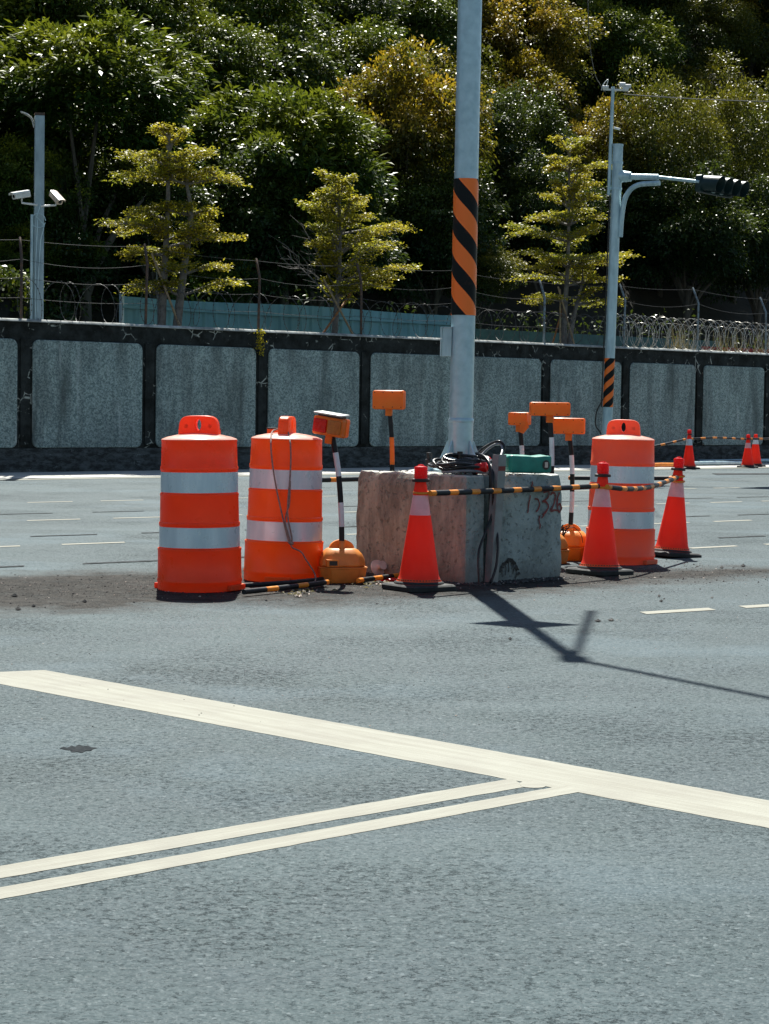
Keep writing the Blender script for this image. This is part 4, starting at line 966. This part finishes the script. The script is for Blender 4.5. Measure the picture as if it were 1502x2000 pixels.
# red warning lights thrown behind the cables
def cone_light(parent, z, sm=1.0, m='redlamp'):
    mb = MB(); mb.lathe([(.062 * sm, z), (.064 * sm, z + .004), (.064 * sm, z + .018), (.055 * sm, z + .022), (.001, z + .022)], 24); mb.lathe([(.001, z), (.062 * sm, z)], 24)
    a = mb.build('flange', M['dark'], parent, smooth=40)
    pr = [(.048, .022)]
    for i in range(5): pr += [(.048, .026 + i * .013), (.045, .030 + i * .013), (.048, .036 + i * .013)]
    pr += [(.044, .098), (.022, .104), (.018, .112), (.001, .114)]
    mb = MB(); mb.lathe([(r_ * sm, z + (h_ if h_ > .03 else h_) * 1.0) for r_, h_ in pr], 24); b_ = mb.build('lens', M[m], parent, smooth=40)
    return a
l1 = D(939, 893, 14.50); wl = thing('warning_light', 'red warning light lying behind the pole foot on the block', 'warning light', (l1.x, l1.y, BH + .05), .4, 'loose red warning lights on the block', tilt=(R(60), R(20))); cone_light(wl, 0, .75)
l1 = D(924, 915, 14.15); wl = thing('warning_light', 'red warning light half buried under the cable coil', 'warning light', (l1.x, l1.y, BH + .04), 1.2, 'loose red warning lights on the block', tilt=(R(80), R(10))); cone_light(wl, 0, .75)
# rubble on the block top
mb = MB(); q = random.Random(9)
def rock(mb, p, s, q, m=0):
    vs = [(p[0] + s * q.uniform(.6, 1.2) * x, p[1] + s * q.uniform(.6, 1.2) * y, p[2] + s * q.uniform(.5, .9) * z) for x, y, z in ((1, 0, 0), (0, 1, 0), (-1, 0, 0), (0, -1, 0), (0, 0, .9), (0, 0, -.5))]
    mb.add(vs, [(0, 1, 4), (1, 2, 4), (2, 3, 4), (3, 0, 4), (1, 0, 5), (2, 1, 5), (3, 2, 5), (0, 3, 5)], m)
for i in range(260):
    f1, f2 = q.uniform(.30, .62) if i < 170 else q.uniform(.02, .9), abs(q.gauss(.02, .06)) if i < 170 else q.uniform(0, .9)
    p = pC + (pR - pC) * f1 + (pL - pC) * min(.95, f2); rock(mb, (p.x, p.y, BH + .004), q.uniform(.003, .012), q, 0 if q.random() < .7 else 1)
tag(mb.build('gravel', [M['stone'], M['stone_l']], smooth=0, fix=False), kind='stuff')

# ================================================================ BARRELS
def superring(mb, cx, cz, hw, hh, ex, ix, iz, y0, y1, n=40, m=0, flat=None, mx=None):
    """upright plate with rounded outline and an oval hole"""
    vs = []
    for yy in (y0, y1):
        for k in range(n):
            a = 2 * math.pi * k / n; c, s = math.cos(a), math.sin(a)
            x = cx + math.copysign(abs(c) ** (2 / ex), c) * hw; z = cz + math.copysign(abs(s) ** (2 / ex), s) * hh
            x *= 1 - .10 * (z - cz + hh) / (2 * hh)
            vs.append(Vector((x, yy, z)))
        for k in range(n):
            a = 2 * math.pi * k / n; vs.append(Vector((cx + math.cos(a) * ix, yy, cz + .036 + math.sin(a) * iz)))
    if mx: vs = [mx @ v for v in vs]
    fs = []
    for k in range(n):
        k2 = (k + 1) % n
        fs += [(k, k2, n + k2, n + k), (2 * n + k2, 2 * n + k, 3 * n + k, 3 * n + k2), (k2, k, 2 * n + k, 2 * n + k2), (n + k, n + k2, 3 * n + k2, 3 * n + k)]
    mb.add(vs, fs, m)
def barrel(label, x, yfront, rz, mats, hrot, mount, tilt=(0, 0), foot=R(-35)):
    p = G(x, yfront); loc = (p.x * (p.y + .26) / p.y, p.y + .26, 0)
    th = thing('traffic_barrel', label, 'traffic barrel', loc, rz, 'orange traffic barrels', tilt)
    S = 1.02; body, band = mats
    prof = [(.255, 0), (.262, .004), (.262, .05), (.266, .055), (.266, .068), (.262, .074), (.260, .245), (.262, .25), (.262, .262), (.250, .268), (.249, .400), (.253, .405), (.253, .422), (.247, .428), (.244, .585), (.246, .59), (.246, .602), (.239, .608),
            (.2385, .742), (.243, .748), (.243, .768), (.238, .775), (.2345, .925), (.2365, .93), (.2365, .938), (.231, .944), (.20, .955), (.14, .968), (.07, .977), (.001, .979)]
    mb = MB(); mb.lathe([(r_ * S, z * S) for r_, z in prof], 64); mb.m = [1 if i // 64 >= len(prof) - 6 else 0 for i in range(len(mb.f))]; o = mb.build('barrel_body', [body, M['bleach']], th, smooth=40, fix=True)
    for z0, z1, r0, r1 in ((.272, .398, .2515, .2505), (.612, .738, .2415, .2405)):
        mb = MB(); mb.lathe([(r0 * S, z0 * S), (r1 * S, z1 * S)], 64)
        # overlap seam of the sheet
        n = 10; a0_ = R(-118) if z0 < .5 else R(-60)
        vs = []
        for k in range(n + 1):
            a = a0_ + R(40) * k / n; vs += [(math.cos(a) * (r0 * S + .0015), math.sin(a) * (r0 * S + .0015), z0 * S + .001), (math.cos(a) * (r1 * S + .0015), math.sin(a) * (r1 * S + .0015), z1 * S - .004)]
        if z0 < .5: mb.add(vs, [(2 * k, 2 * k + 2, 2 * k + 3, 2 * k + 1) for k in range(n)])
        mb.build('reflective_band', band, th, smooth=60, fix=False)
    mx = Matrix.Rotation(hrot, 4, 'Z')
    mb = MB(); superring(mb, 0, .995 * S, .136, .095, 3.9, .018, .036, -.036, .036, mx=mx)
    h = mb.build('handle', body, th, smooth=50, bevel=.018); h.modifiers[0].segments = 3
    for sx in (-.078, .078):
        mb = MB(); mb.lathe([(.014, -.003), (.011, .0), (.006, .001), (.0005, -.004)], 12, mx=mx @ Matrix.Translation((sx, -.0375, 1.022 * S)) @ Matrix.Rotation(R(90), 4, 'X')); mb.build('dimple', body, h, smooth=40)
    for a in (foot, foot + math.pi):
        mb = MB(); mb.box(.19, .285, -.09, .09, 0.004, .040, mx=Matrix.Rotation(a, 4, 'Z')); mb.build('foot_tab', body, th, smooth=0, bevel=.006)
    if mount is not None:
        a = mount; c = Vector((math.cos(a) * .18, math.sin(a) * .18, .948 * S))
        mb = MB(); mb.lathe([(.040, .0), (.040, .050)], 18, mx=Matrix.Translation(c), cap=True); mm = mb.build('lamp_socket', body, th, smooth=40)
        mb = MB(); mb.lathe([(.044, .051), (.044, .060)], 18, mx=Matrix.Translation(c), cap=True); mb.build('socket_cap', M['dark'], mm, smooth=40)
    return th
barrel('leftmost and nearest orange barrel with blue-grey reflective bands and wide handle', 390, 1158, 0, (M['barrel'], M['band']), R(-8), R(62), (0, -.012), foot=R(-24))
bar2 = barrel('orange barrel with a rope looped over its narrow edge-on handle, second from the left', 553, 1139, 0, (M['barrel_b'], M['band_b']), R(80), R(125), (0, .014), foot=R(-95))
barrel('dusty orange barrel on the right behind the middle cone', 1210, 1104, 0, (M['barrel_c'], M['band']), R(-10), R(60), (0, .010), foot=R(-35))
# rope
rp = thing('rope', 'thin brown rope looped over the second barrel handle and trailing to the ground', 'rope', (0, 0, 0))
by = bar2.location.y
def rq(x, y, o_): return D(x, y, by - o_)
mb = MB(); mb.tube(bez([rq(556, 835, .03), rq(546, 838, .05), rq(532, 843, .10), rq(529, 865, .262), rq(532, 905, .262), rq(540, 955, .268), rq(552, 1010, .273), rq(562, 1050, .275), rq(568, 1062, .276), rq(570, 1050, .275), rq(563, 1015, .27), rq(562, 985, .27), rq(566, 940, .265), rq(568, 900, .262), rq(567, 865, .26), rq(562, 842, .10), rq(556, 834, .05)], 6), .0055, 7)
mb.build('rope_loop', M['rope'], rp, smooth=60)
mb = MB(); mb.tube(bez([rq(568, 1060, .277), rq(562, 1040, .275), rq(557, 1020, .272), rq(560, 1000, .27), rq(565, 985, .268), rq(567, 940, .264)], 6), .005, 7); mb.build('inner_strand', M['rope'], rp, smooth=60)
mb = MB(); mb.tube(bez([rq(567, 1062, .277), rq(572, 1070, .28), rq(588, 1078, .29), rq(597, 1092, .29), rq(610, 1112, .29), rq(616, 1126, .30)] + [G(612, 1141, .01), G(590, 1145, .006), G(565, 1139, .006), G(545, 1143, .006)], 6), .005, 7); mb.build('trailing_end', M['rope'], rp, smooth=60)
mb = MB(); p = rq(568, 1061, .277); mb.tube([p + Vector((-.02, 0, .012)), p, p + Vector((.018, 0, -.004))], [.007, .013, .009], 8); mb.build('knot', M['rope'], rp, smooth=60)

# ================================================================ CONES
def cone(label, x, y, rz=R(45), tilt=(0, 0), light=True, dent=False, worn=False, name='traffic_cone', lm='redlamp', hs=1.0):
    p = G(x, y); th = thing(name, label, 'traffic cone', (p.x, p.y, 0), rz, 'red traffic cones', tilt)
    mb = MB(); pts = rounded(.186, .186, .045, 5); n = len(pts)
    vs = [(a, b_, .004) for a, b_ in pts] + [(a, b_, .030) for a, b_ in pts] + [(a * .93, b_ * .93, .040) for a, b_ in pts] + [(a * .80, b_ * .80, .043) for a, b_ in rounded(.17, .17, .10, 5)]
    fs = [tuple(range(n))[::-1]] + [(j * n + i, j * n + (i + 1) % n, (j + 1) * n + (i + 1) % n, (j + 1) * n + i) for j in range(3) for i in range(n)] + [tuple(3 * n + i for i in range(n))]
    mb.add(vs, fs); mb.build('base_plate', M['rubber'], th, smooth=30)
    n = 40; prof = [(.154, .046), (.146, .060), (.136, .075), (.127, .10)] + [(.127 - (.127 - .036) * k / 14, .10 + (.70 - .10) * k / 14) for k in range(1, 15)]
    def mi(i):
        z = (prof[i][1] + prof[i + 1][1]) / 2
        return 1 if z < .075 else (2 if .50 < z < .61 else 0)
    mb = MB(); vs = []
    for (r_, z) in prof:
        for k in range(n):
            a = 2 * math.pi * k / n; rr = r_
            if dent: rr *= 1 - .22 * math.exp(-((a - R(300) + rz) % 6.283 - 0) ** 2 * 6) * math.exp(-((z - .22) / .08) ** 2)
            rr *= 1 + .012 * noise.noise(Vector((math.cos(a) * 2, math.sin(a) * 2, z * 5 + x)))
            vs.append((rr * math.cos(a), rr * math.sin(a), z * hs))
    for i in range(len(prof) - 1):
        for k in range(n): mb.add([], [], 0); mb.f.append([i * n + k, i * n + (k + 1) % n, (i + 1) * n + (k + 1) % n, (i + 1) * n + k]); mb.m.append(mi(i))
    mb.v = vs
    mb.build('cone_body', [M['cone'], M['cone_rim'], M['cone_w'] if not worn else M['whitetape']], th, smooth=60, fix=False)
    mb = MB(); mb.lathe([(.164, .044), (.162, .052), (.147, .059)], 40); mb.build('skirt', M['rubber'], th, smooth=60)
    mb = MB()
    for k in range(44):
        a = 2 * math.pi * k / 44; mb.box(.1375, .1425, -.004, .004, .066, .072, mx=Matrix.Rotation(a, 4, 'Z'))
    mb.build('stitch_holes', M['dark'], th, smooth=0)
    if light: cone_light(th, .70 * hs, m=lm, sm=.92)
    else:
        mb = MB(); mb.lathe([(.037, .70 * hs), (.032, .705 * hs), (.001, .706 * hs)], 24); mb.build('tip', M['cone'], th, smooth=40)
    return th
c1 = cone('nearest red cone with red light on top in front of the concrete block', 818, 1152, R(35), (0, .004))
c2 = cone('red cone with red light on top in front of the dusty right barrel', 1171, 1121, R(40), (0, .020))
c3 = cone('red cone leaning right at the right end of the striped bar beside the dusty barrel', 1311, 1087, R(30), (0, .075), dent=True)
c4 = cone('distant red cone with peeling collar by the wall right of the dusty barrel', 1345, 916, R(20), worn=True)
c5 = cone('distant red cone with light near the right edge, front one of the pair', 1460, 913.5, R(10), hs=.86, lm='redlamp')
c6 = cone('distant dull red cone without light at the right edge, rear one of the pair', 1475, 911, R(10), light=False, worn=True)

def ringband(parent_loc, z, r, label=None):
    pass
def stripe_bar(label, pts, r=.0185, seg=.30, yl=.10, parts=True, name='barrier_bar', group='black and amber barrier bars', first=True, n=12):
    P = bez(pts, 24); L = [0]
    for a, b_ in zip(P, P[1:]): L.append(L[-1] + (b_ - a).length)
    # resample so stripes end on ring edges
    tot = L[-1]; cuts = [0.0]; s = 0.0; kinds = []
    k = 0 if first else 1
    while s < tot - 1e-4:
        ln = yl if k % 2 == 0 else seg - yl
        if s == 0 and k == 0: ln = .05
        e = min(tot, s + ln); m_ = 4
        for j in range(1, m_ + 1): cuts.append(s + (e - s) * j / m_); kinds.append(1 if k % 2 == 0 else 0)
        s = e; k += 1
    def at(s_):
        for i in range(len(L) - 1):
            if L[i + 1] >= s_ - 1e-9: return P[i].lerp(P[i + 1], (s_ - L[i]) / max(1e-9, L[i + 1] - L[i]))
        return P[-1]
    Q = [at(c) for c in cuts]; th = thing(name, label, 'barrier bar', Q[0], 0, group)
    mb = MB(); mb.tube([p - Q[0] for p in Q], r, n, m=lambda i: kinds[i]); mb.build('bar', [M['blk'], M['yel']], th, smooth=60, fix=False)
    return th, Q
def neck_ring(th, center, rad, tilt=0):
    mb = MB(); mb.tube([(center.x - th.location.x + math.cos(a) * rad, center.y - th.location.y + math.sin(a) * rad, center.z - th.location.z + .004 * math.sin(a)) for a in [2 * math.pi * k / 24 for k in range(25)]], .008, 8, caps=False)
    mb.build('end_loop', M['yel'], th, smooth=60)
YC1, YC2, YC3 = c1.location.y, c2.location.y, c3.location.y
bA, _ = stripe_bar('long black and amber bar between the nearest cone and the middle cone, crossing the block', [D(840, 963.5, YC1 - .04), D(1000, 957.5, (YC1 + YC2) / 2 - .12), D(1168, 949.5, YC2 - .07)], seg=.232, yl=.09)
neck_ring(bA, D(824, 962, YC1), .050); neck_ring(bA, D(1177, 951, YC2), .050)
bB, _ = stripe_bar('sagging black and amber bar bent round from the middle cone to the leaning cone', [D(1186, 951, YC2 - .06), D(1225, 955, YC2 + .25), D(1270, 951, YC2 + .9), D(1322, 933, YC3 - .07)], seg=.27, yl=.10)
neck_ring(bB, D(1325, 940, YC3), .048); neck_ring(bB, D(1325, 930, YC3), .047)
bC, _ = stripe_bar('black and amber bar behind the dusty barrel running left from the leaning cone', [D(1318, 934, YC3 + .05), D(1200, 934, 17.3), D(1112, 933.5, 17.6)], seg=.40, yl=.17)
bD, _ = stripe_bar('black and amber bar behind the block and the left solar lamp', [D(590, 938, 15.4), D(650, 937, 15.6), D(760, 934, 16.0)], seg=.36, yl=.09, first=False)
bE, _ = stripe_bar('black and amber bar lying on the ground in front of the second barrel', [G(476, 1156, .03), G(560, 1147, .03), G(640, 1137, .03)], r=.017, seg=.34, yl=.12, first=False)
bF, _ = stripe_bar('black and amber bar lying on the ground between the lamp base and the nearest cone', [G(700, 1134, .03), G(745, 1128, .03), G(800, 1121, .03)], r=.017, seg=.26, yl=.11)
bG, _ = stripe_bar('black bar lying behind the other one in front of the second barrel', [G(462, 1144, .03), G(560, 1138, .03), G(630, 1131, .03)], r=.015, seg=1.5, yl=.06)
yc4, yc5 = c4.location.y, c5.location.y
stripe_bar('thin black and amber bar from the dusty barrel back to the distant peeling cone', [D(1240, 880, yc4 - 1.2), D(1300, 867, yc4 - .6), D(1338, 858, yc4)], r=.022, seg=.42, yl=.14)
stripe_bar('thin worn bar between the distant peeling cone and the distant pair', [D(1350, 857, yc4), D(1400, 855, yc4 + .6), D(1456, 857.5, yc5)], r=.020, seg=.40, yl=.16)
stripe_bar('thin bar running off the right edge from the distant pair of cones', [D(1466, 857, yc5), D(1500, 857, yc5 + .5), D(1580, 855, yc5 + 1.8)], r=.022, seg=.40, yl=.14)

# ================================================================ SOLAR WARNING LAMPS
def lamp_post(label, base, rz, head_at, stripes, hw=.118, hh=.072, hd_=.05, face_rz=0, base_mat='lampbase', panel=True, pan_rot=0, head_tilt=0, deep=1.0):
    """base point on the ground, striped flexible post up to the head point (world)"""
    th = thing('warning_lamp', label, 'warning lamp', (base.x, base.y, 0), 0, 'striped solar warning lamps')
    rot = Matrix.Rotation(rz, 4, 'Z')
    mb = MB(); lo = [(.165, .11), (.165, -.07), (.10, -.135), (-.10, -.135), (-.165, -.07), (-.165, .11), (-.10, .14), (.10, .14)]
    def loft(rings):
        vs = []; n = len(rings[0][0])
        for pts, z in rings: vs += [rot @ Vector((a, b_, z)) for a, b_ in pts]
        fs = [tuple(range(n))[::-1]] + [(j * n + i, j * n + (i + 1) % n, (j + 1) * n + (i + 1) % n, (j + 1) * n + i) for j in range(len(rings) - 1) for i in range(n)] + [tuple((len(rings) - 1) * n + i for i in range(n))]
        return vs, fs
    sc_ = lambda k: [(a * k, b_ * k) for a, b_ in lo]
    v_, f_ = loft([(sc_(.84), .0), (sc_(.88), .01), (sc_(.97), .095), (sc_(1.0), .10), (sc_(1.0), .108)]); mb.add(v_, f_); mb.build('tray', M[base_mat], th, smooth=30, bevel=.008)
    mb = MB(); v_, f_ = loft([(sc_(.93), .110), (sc_(.90), .15), (sc_(.80), .19), (sc_(.62), .222), (sc_(.50), .23)]); mb.add(v_, f_); mb.build('weight_cover', M[base_mat], th, smooth=40, bevel=.012)
    mb = MB(); mb.prism([(math.cos(a) * .085, .225 + math.sin(a) * .062) for a in [math.pi * k / 14 for k in range(15)]], .0, .03, mx=rot); mb.build('carry_fin', M['lampbase2'], th, smooth=40)
    mb = MB(); mb.box(-.125, -.045, -.133, -.08, .115, .160, mx=rot); wv = mb.build('vent_frame', M['lampbase2'], th, smooth=0)
    mb = MB(); mb.box(-.108, -.055, -.137, -.1332, .122, .152, mx=rot); mb.build('vent', M['dark'], wv, smooth=0)
    H = head_at - Vector((base.x, base.y, 0))
    p0 = Vector((0, -.02, .225)); pts = [p0, p0.lerp(H, .33) + Vector((.018, 0, 0)), p0.lerp(H, .66) + Vector((.02, 0, 0)), H - Vector((0, 0, hh * .3))]
    P = bez(pts, 20); Lc_ = len(P) - 1
    def mi(i):
        f = i / Lc_; acc = 0
        for ln, k in stripes:
            acc += ln
            if f < acc: return k
        return stripes[-1][1]
    mb = MB(); mb.tube(P, .0185, 12, m=mi); mb.build('post', [M['blk'], M['whitetape'], M['lamp']], th, smooth=60, fix=False)
    mb = MB(); mb.lathe([(.022, .215), (.022, .275), (.019, .28)], 14, mx=Matrix.Translation((0, -.02, 0))); mb.build('socket', M[base_mat], th, smooth=40)
    head = bpy.data.objects.new('lamp_head', None); col.objects.link(head); head.parent = th; head.location = H; head.rotation_euler = (0, head_tilt, face_rz)
    mb = MB(); mb.prism([(x, z) for x, z in rounded(hw, hh, .014, 3)], -hd_ * deep, hd_ * deep); mb.prism([(x, z) for x, z in rounded(hw * 1.03, hh * 1.05, .014, 3)], -.006, .006)
    mb.build('housing', M['lamp'], head, smooth=30, bevel=.008)
    mb = MB(); mb.box(-.026, .026, -.022, .022, -hh - .055, -hh + .002); mb.build('neck', M['lamp'], head, smooth=0, bevel=.004)
    for sx, mm in ((-hw * .49, 'redlamp'), (hw * .49, 'amberlens')):
        mb = MB(); mb.prism([(sx + x, z) for x, z in rounded(hw * .44, hh * .74, .010, 3)], -hd_ * deep - .012, -hd_ * deep + .002); l_ = mb.build('lens', M[mm], head, smooth=30, bevel=.003)
        mb = MB()
        for k in range(5): mb.box(sx - hw * .36, sx + hw * .36, -hd_ * deep - .0145, -hd_ * deep - .0125, -hh * .5 + k * hh * .25 - .002, -hh * .5 + k * hh * .25 + .002)
        mb.build('lens_rib', M[mm], l_, smooth=0)
    mb = MB()
    for sx in (-.85, -.3, .3, .85):
        for sz_ in (-.85, .85): mb.lathe([(.004, 0), (.004, .002), (.0005, .002)], 8, mx=Matrix.Translation((sx * hw, hd_ * deep, sz_ * hh * .93)) @ Matrix.Rotation(R(-90), 4, 'X'))
    mb.build('screw', M['dark'], head, smooth=40)
    if panel:
        mb = MB(); mb.box(-hw * 1.0, hw * .9, -.055, .055, hh + .018, hh + .028, mx=Matrix.Rotation(pan_rot, 4, 'X')); sp2 = mb.build('solar_panel', M['panel'], head, smooth=0, bevel=.002)
        mb = MB(); mb.box(-hw * .8, hw * .75, -.035, .035, hh + .001, hh + .018); mb.build('panel_bracket', M['dark'], sp2, smooth=0)
    return th
BW = [(.05, 0), (.17, 1)]
pA = G(667, 1137); YA = pA.y
lamp_post('solar lamp with red and amber lenses on a bent post left of the block', pA, R(12), D(647, 833, YA), [(.17, 0), (.21, 1), (.21, 0), (.21, 1), (.20, 0)], face_rz=R(-30), head_tilt=.13, pan_rot=R(3), hw=.115, hh=.062)
pBm = D(762, 1000, 16.4); pBm.z = 0
lamp_post('orange-backed lamp on a black and orange post standing behind the left part of the block', pBm, 0, D(760, 781, 16.4), [(.30, 0), (.16, 0), (.17, 2), (.16, 2), (.21, 0)][0:0] + [(.50, 0), (.21, 2), (.29, 0)], face_rz=R(168), panel=False, hw=.125, hh=.072)
pE = D(1114, 1000, 16.25); pE.z = 0
lamp_post('orange-backed lamp with amber base between the block and the dusty barrel', pE, R(-10), D(1111, 832, 16.25), [(.10, 0), (.17, 0), (.20, 1), (.18, 0), (.18, 1), (.17, 0)][1:] + [(.2, 0)], face_rz=R(172), panel=False, hw=.125, hh=.060, base_mat='lampbase2')
pD = D(1071, 1000, 15.9); pD.z = 0
lamp_post('widest lamp with ribbed orange back, topmost of the three right of the pole', pD, 0, D(1074, 799, 15.9), [(.55, 0), (.22, 1), (.23, 0)], face_rz=R(186), panel=False, hw=.152, hh=.050)
pF = D(1015, 1000, 16.6); pF.z = 0
lamp_post('smallest orange lamp with a hanging flap, left one of the three right of the pole', pF, 0, D(1015, 818, 16.6), [(.56, 0), (.05, 2), (.14, 1), (.25, 0)], face_rz=R(155), panel=False, hw=.082, hh=.050)
mb = MB(); pp = D(1022, 832, 16.5)
mb.add([pp + Vector((-.02, 0, .04)), pp + Vector((.03, -.02, .045)), pp + Vector((.0, -.04, -.06)), pp + Vector((-.03, -.03, -.05)), pp + Vector((.045, 0, -.01))], [(0, 1, 4, 2, 3)]); o = mb.build('orange_flap', M['lamp'], smooth=0, fix=False)
s_ = o.modifiers.new('t', 'SOLIDIFY'); s_.thickness = .004; tag(o, 'small folded orange plastic flap tied to the smallest lamp', 'plastic flap')
# wire tangle tied on the right lamp base
wt = thing('wire_tangle', 'tangle of thin black wire tied on the amber lamp base', 'wire', (0, 0, 0)); q = random.Random(3)
mb = MB(); c = D(1101, 1037, 15.95)
mb.tube(bez([c + Vector((q.gauss(0, .022), q.gauss(0, .01), q.gauss(0, .03))) for _ in range(26)], 4), .0035, 5)
mb.tube(bez([c, c + Vector((.0, -.02, -.07)), c + Vector((-.012, -.03, -.12)), c + Vector((-.01, -.03, -.15))], 5), .004, 5)
mb.tube(bez([c, c + Vector((.07, 0, .03)), c + Vector((.13, 0, -.02)), c + Vector((.15, 0, -.09))], 5), .003, 5); mb.build('wire', M['cable'], wt, smooth=60)

# ================================================================ LITTER
sp0 = G(737, 1126); spo = thing('plastic_spool', 'dirty pink plastic spool tipped over beside the lamp base', 'spool', (sp0.x, sp0.y + .05, .055), R(20), tilt=(R(62), R(38)))
mb = MB(); mb.lathe([(.001, .0), (.058, .0), (.060, .004), (.058, .010), (.028, .013), (.020, .020), (.020, .055), (.032, .06), (.032, .068), (.001, .068)], 28); mb.build('spool_body', M['beige'], spo, smooth=40)
rb = G(763, 1135); o = MB(); o.lathe([(.001, .0), (.04, .002), (.05, .02), (.035, .035), (.001, .04)], 14); o = o.build('broken_lens', M['redlamp'], smooth=50); o.location = rb + Vector((0, 0, .0)); o.scale = (1.6, .8, .6)
tag(o, 'crushed piece of red plastic lens on the ground beside the nearest cone', 'plastic scrap')
def litter(label, pts, n, m, size, name='paper_scrap'):
    pass
mb = MB(); q = random.Random(31)
for i in range(80):
    x = q.choice([q.gauss(585, 22), q.gauss(735, 25), q.gauss(590, 10)]); y = q.gauss(1158 if x < 660 else 1142, 4); p = G(x, y); a = q.uniform(0, 6.28); s = q.uniform(.006, .028)
    mb.add([p + Vector((math.cos(a) * s, math.sin(a) * s, .005)), p + Vector((-math.sin(a) * s * .6, math.cos(a) * s * .6, .012)), p + Vector((-math.cos(a) * s, -math.sin(a) * s, .004)), p + Vector((math.sin(a) * s * .5, -math.cos(a) * s * .5, .016))], [(0, 1, 2, 3)], q.randrange(2))
tag(mb.build('litter', [M['stone_l'], M['dry']], smooth=0, fix=False), kind='stuff')
mb = MB(); q = random.Random(8); a_, b_ = G(-300, 1165), G(1420, 1118); dv = (b_ - a_); nv = Vector((-dv.y, dv.x, 0)).normalized()
for i in range(3000):
    t_ = q.uniform(0, 1.05); p = a_ + dv * t_ + nv * (q.gauss(0, .55) + .05); 
    rock(mb, (p.x, p.y, .002), abs(q.gauss(0, .0035)) + .002, q, 0 if q.random() < .9 else 1)
for x, y in ((29, 1166), (66, 1186), (35, 1192), (166, 1177), (1287, 1166), (1292, 1176), (1410, 1110), (1391, 1169), (1452, 1107), (1195, 1213), (1168, 1215), (997, 1250)):
    p = G(x, y); rock(mb, (p.x, p.y, .006), q.uniform(.014, .026), q, 0)
for i in range(160):
    p = G(q.uniform(0, 1500), q.uniform(1190, 1420)); rock(mb, (p.x, p.y, .001), q.uniform(.002, .005), q, 0 if q.random() < .7 else 1)
# low soil heaps against the block foot
for i in range(1500):
    f = q.uniform(-.02, 1.02); side_ = q.random() < .65
    e0 = (pC + (pR - pC) * f) if side_ else (pC + (pL - pC) * f); o2 = (Vector((u1n.y, -u1n.x)) if side_ else Vector((-.75, -.66))) * abs(q.gauss(0.02, .05))
    if not side_: o2 = -Vector(u1n) * abs(q.gauss(0.02, .05))
    rock(mb, (e0.x + o2.x, e0.y + o2.y, .003), q.uniform(.004, .02), q, 0 if q.random() < .93 else 1)
tag(mb.build('gravel', [M['stone'], M['stone_l']], smooth=0, fix=False), kind='stuff')
# things lying at the foot of the far wall, right
q = random.Random(6)
for k, (x, y, ln, m_, lb) in enumerate(((1292, 911, .5, 'yel', 'yellow scrap strip at the wall foot behind the dusty barrel'), (1310, 906, .9, 'cable', 'black hose lying at the wall foot left of the distant peeling cone'), (1400, 907, 1.3, 'steel_l', 'pale pipe lying at the wall foot between the distant cones'), (1425, 905, 1.1, 'cable', 'dark pipe lying at the wall foot between the distant cones'), (1480, 902, 2.2, 'steel', 'long grey pipe at the wall foot behind the distant pair of cones'))):
    p = G(x, y + 2.5); u = Vector((WU.x, WU.y, 0)); mb = MB(); mb.tube([p - u * ln + Vector((0, 0, .05)), p + Vector((0, 0, .06)), p + u * ln + Vector((0, .1, .05))], .045, 8)
    tag(mb.build('discarded_pipe' if k else 'scrap_strip', M[m_], smooth=60), lb, 'pipe' if k else 'scrap')
# yellow weed growing from the wall top
g = np.random.default_rng(4); n = 160; base = WX(508, 670, -.12)
P = np.array([[base.x + g.normal() * .04, base.y + g.normal() * .04, base.z + g.uniform(-.22, .25)] for _ in range(n)])
me = leaf_mesh('weed', P, unit(g.normal(size=(n, 3))), unit(g.normal(size=(n, 3)) + np.array([0, 0, 1])), np.full(n, .05), np.full(n, .03), np.full(n, .9), M['leaf_tier'])
o = bpy.data.objects.new('wall_weed', me); col.objects.link(o); tag(o, 'small yellow weed sprouting from a crack at the top of the concrete wall', 'plant')
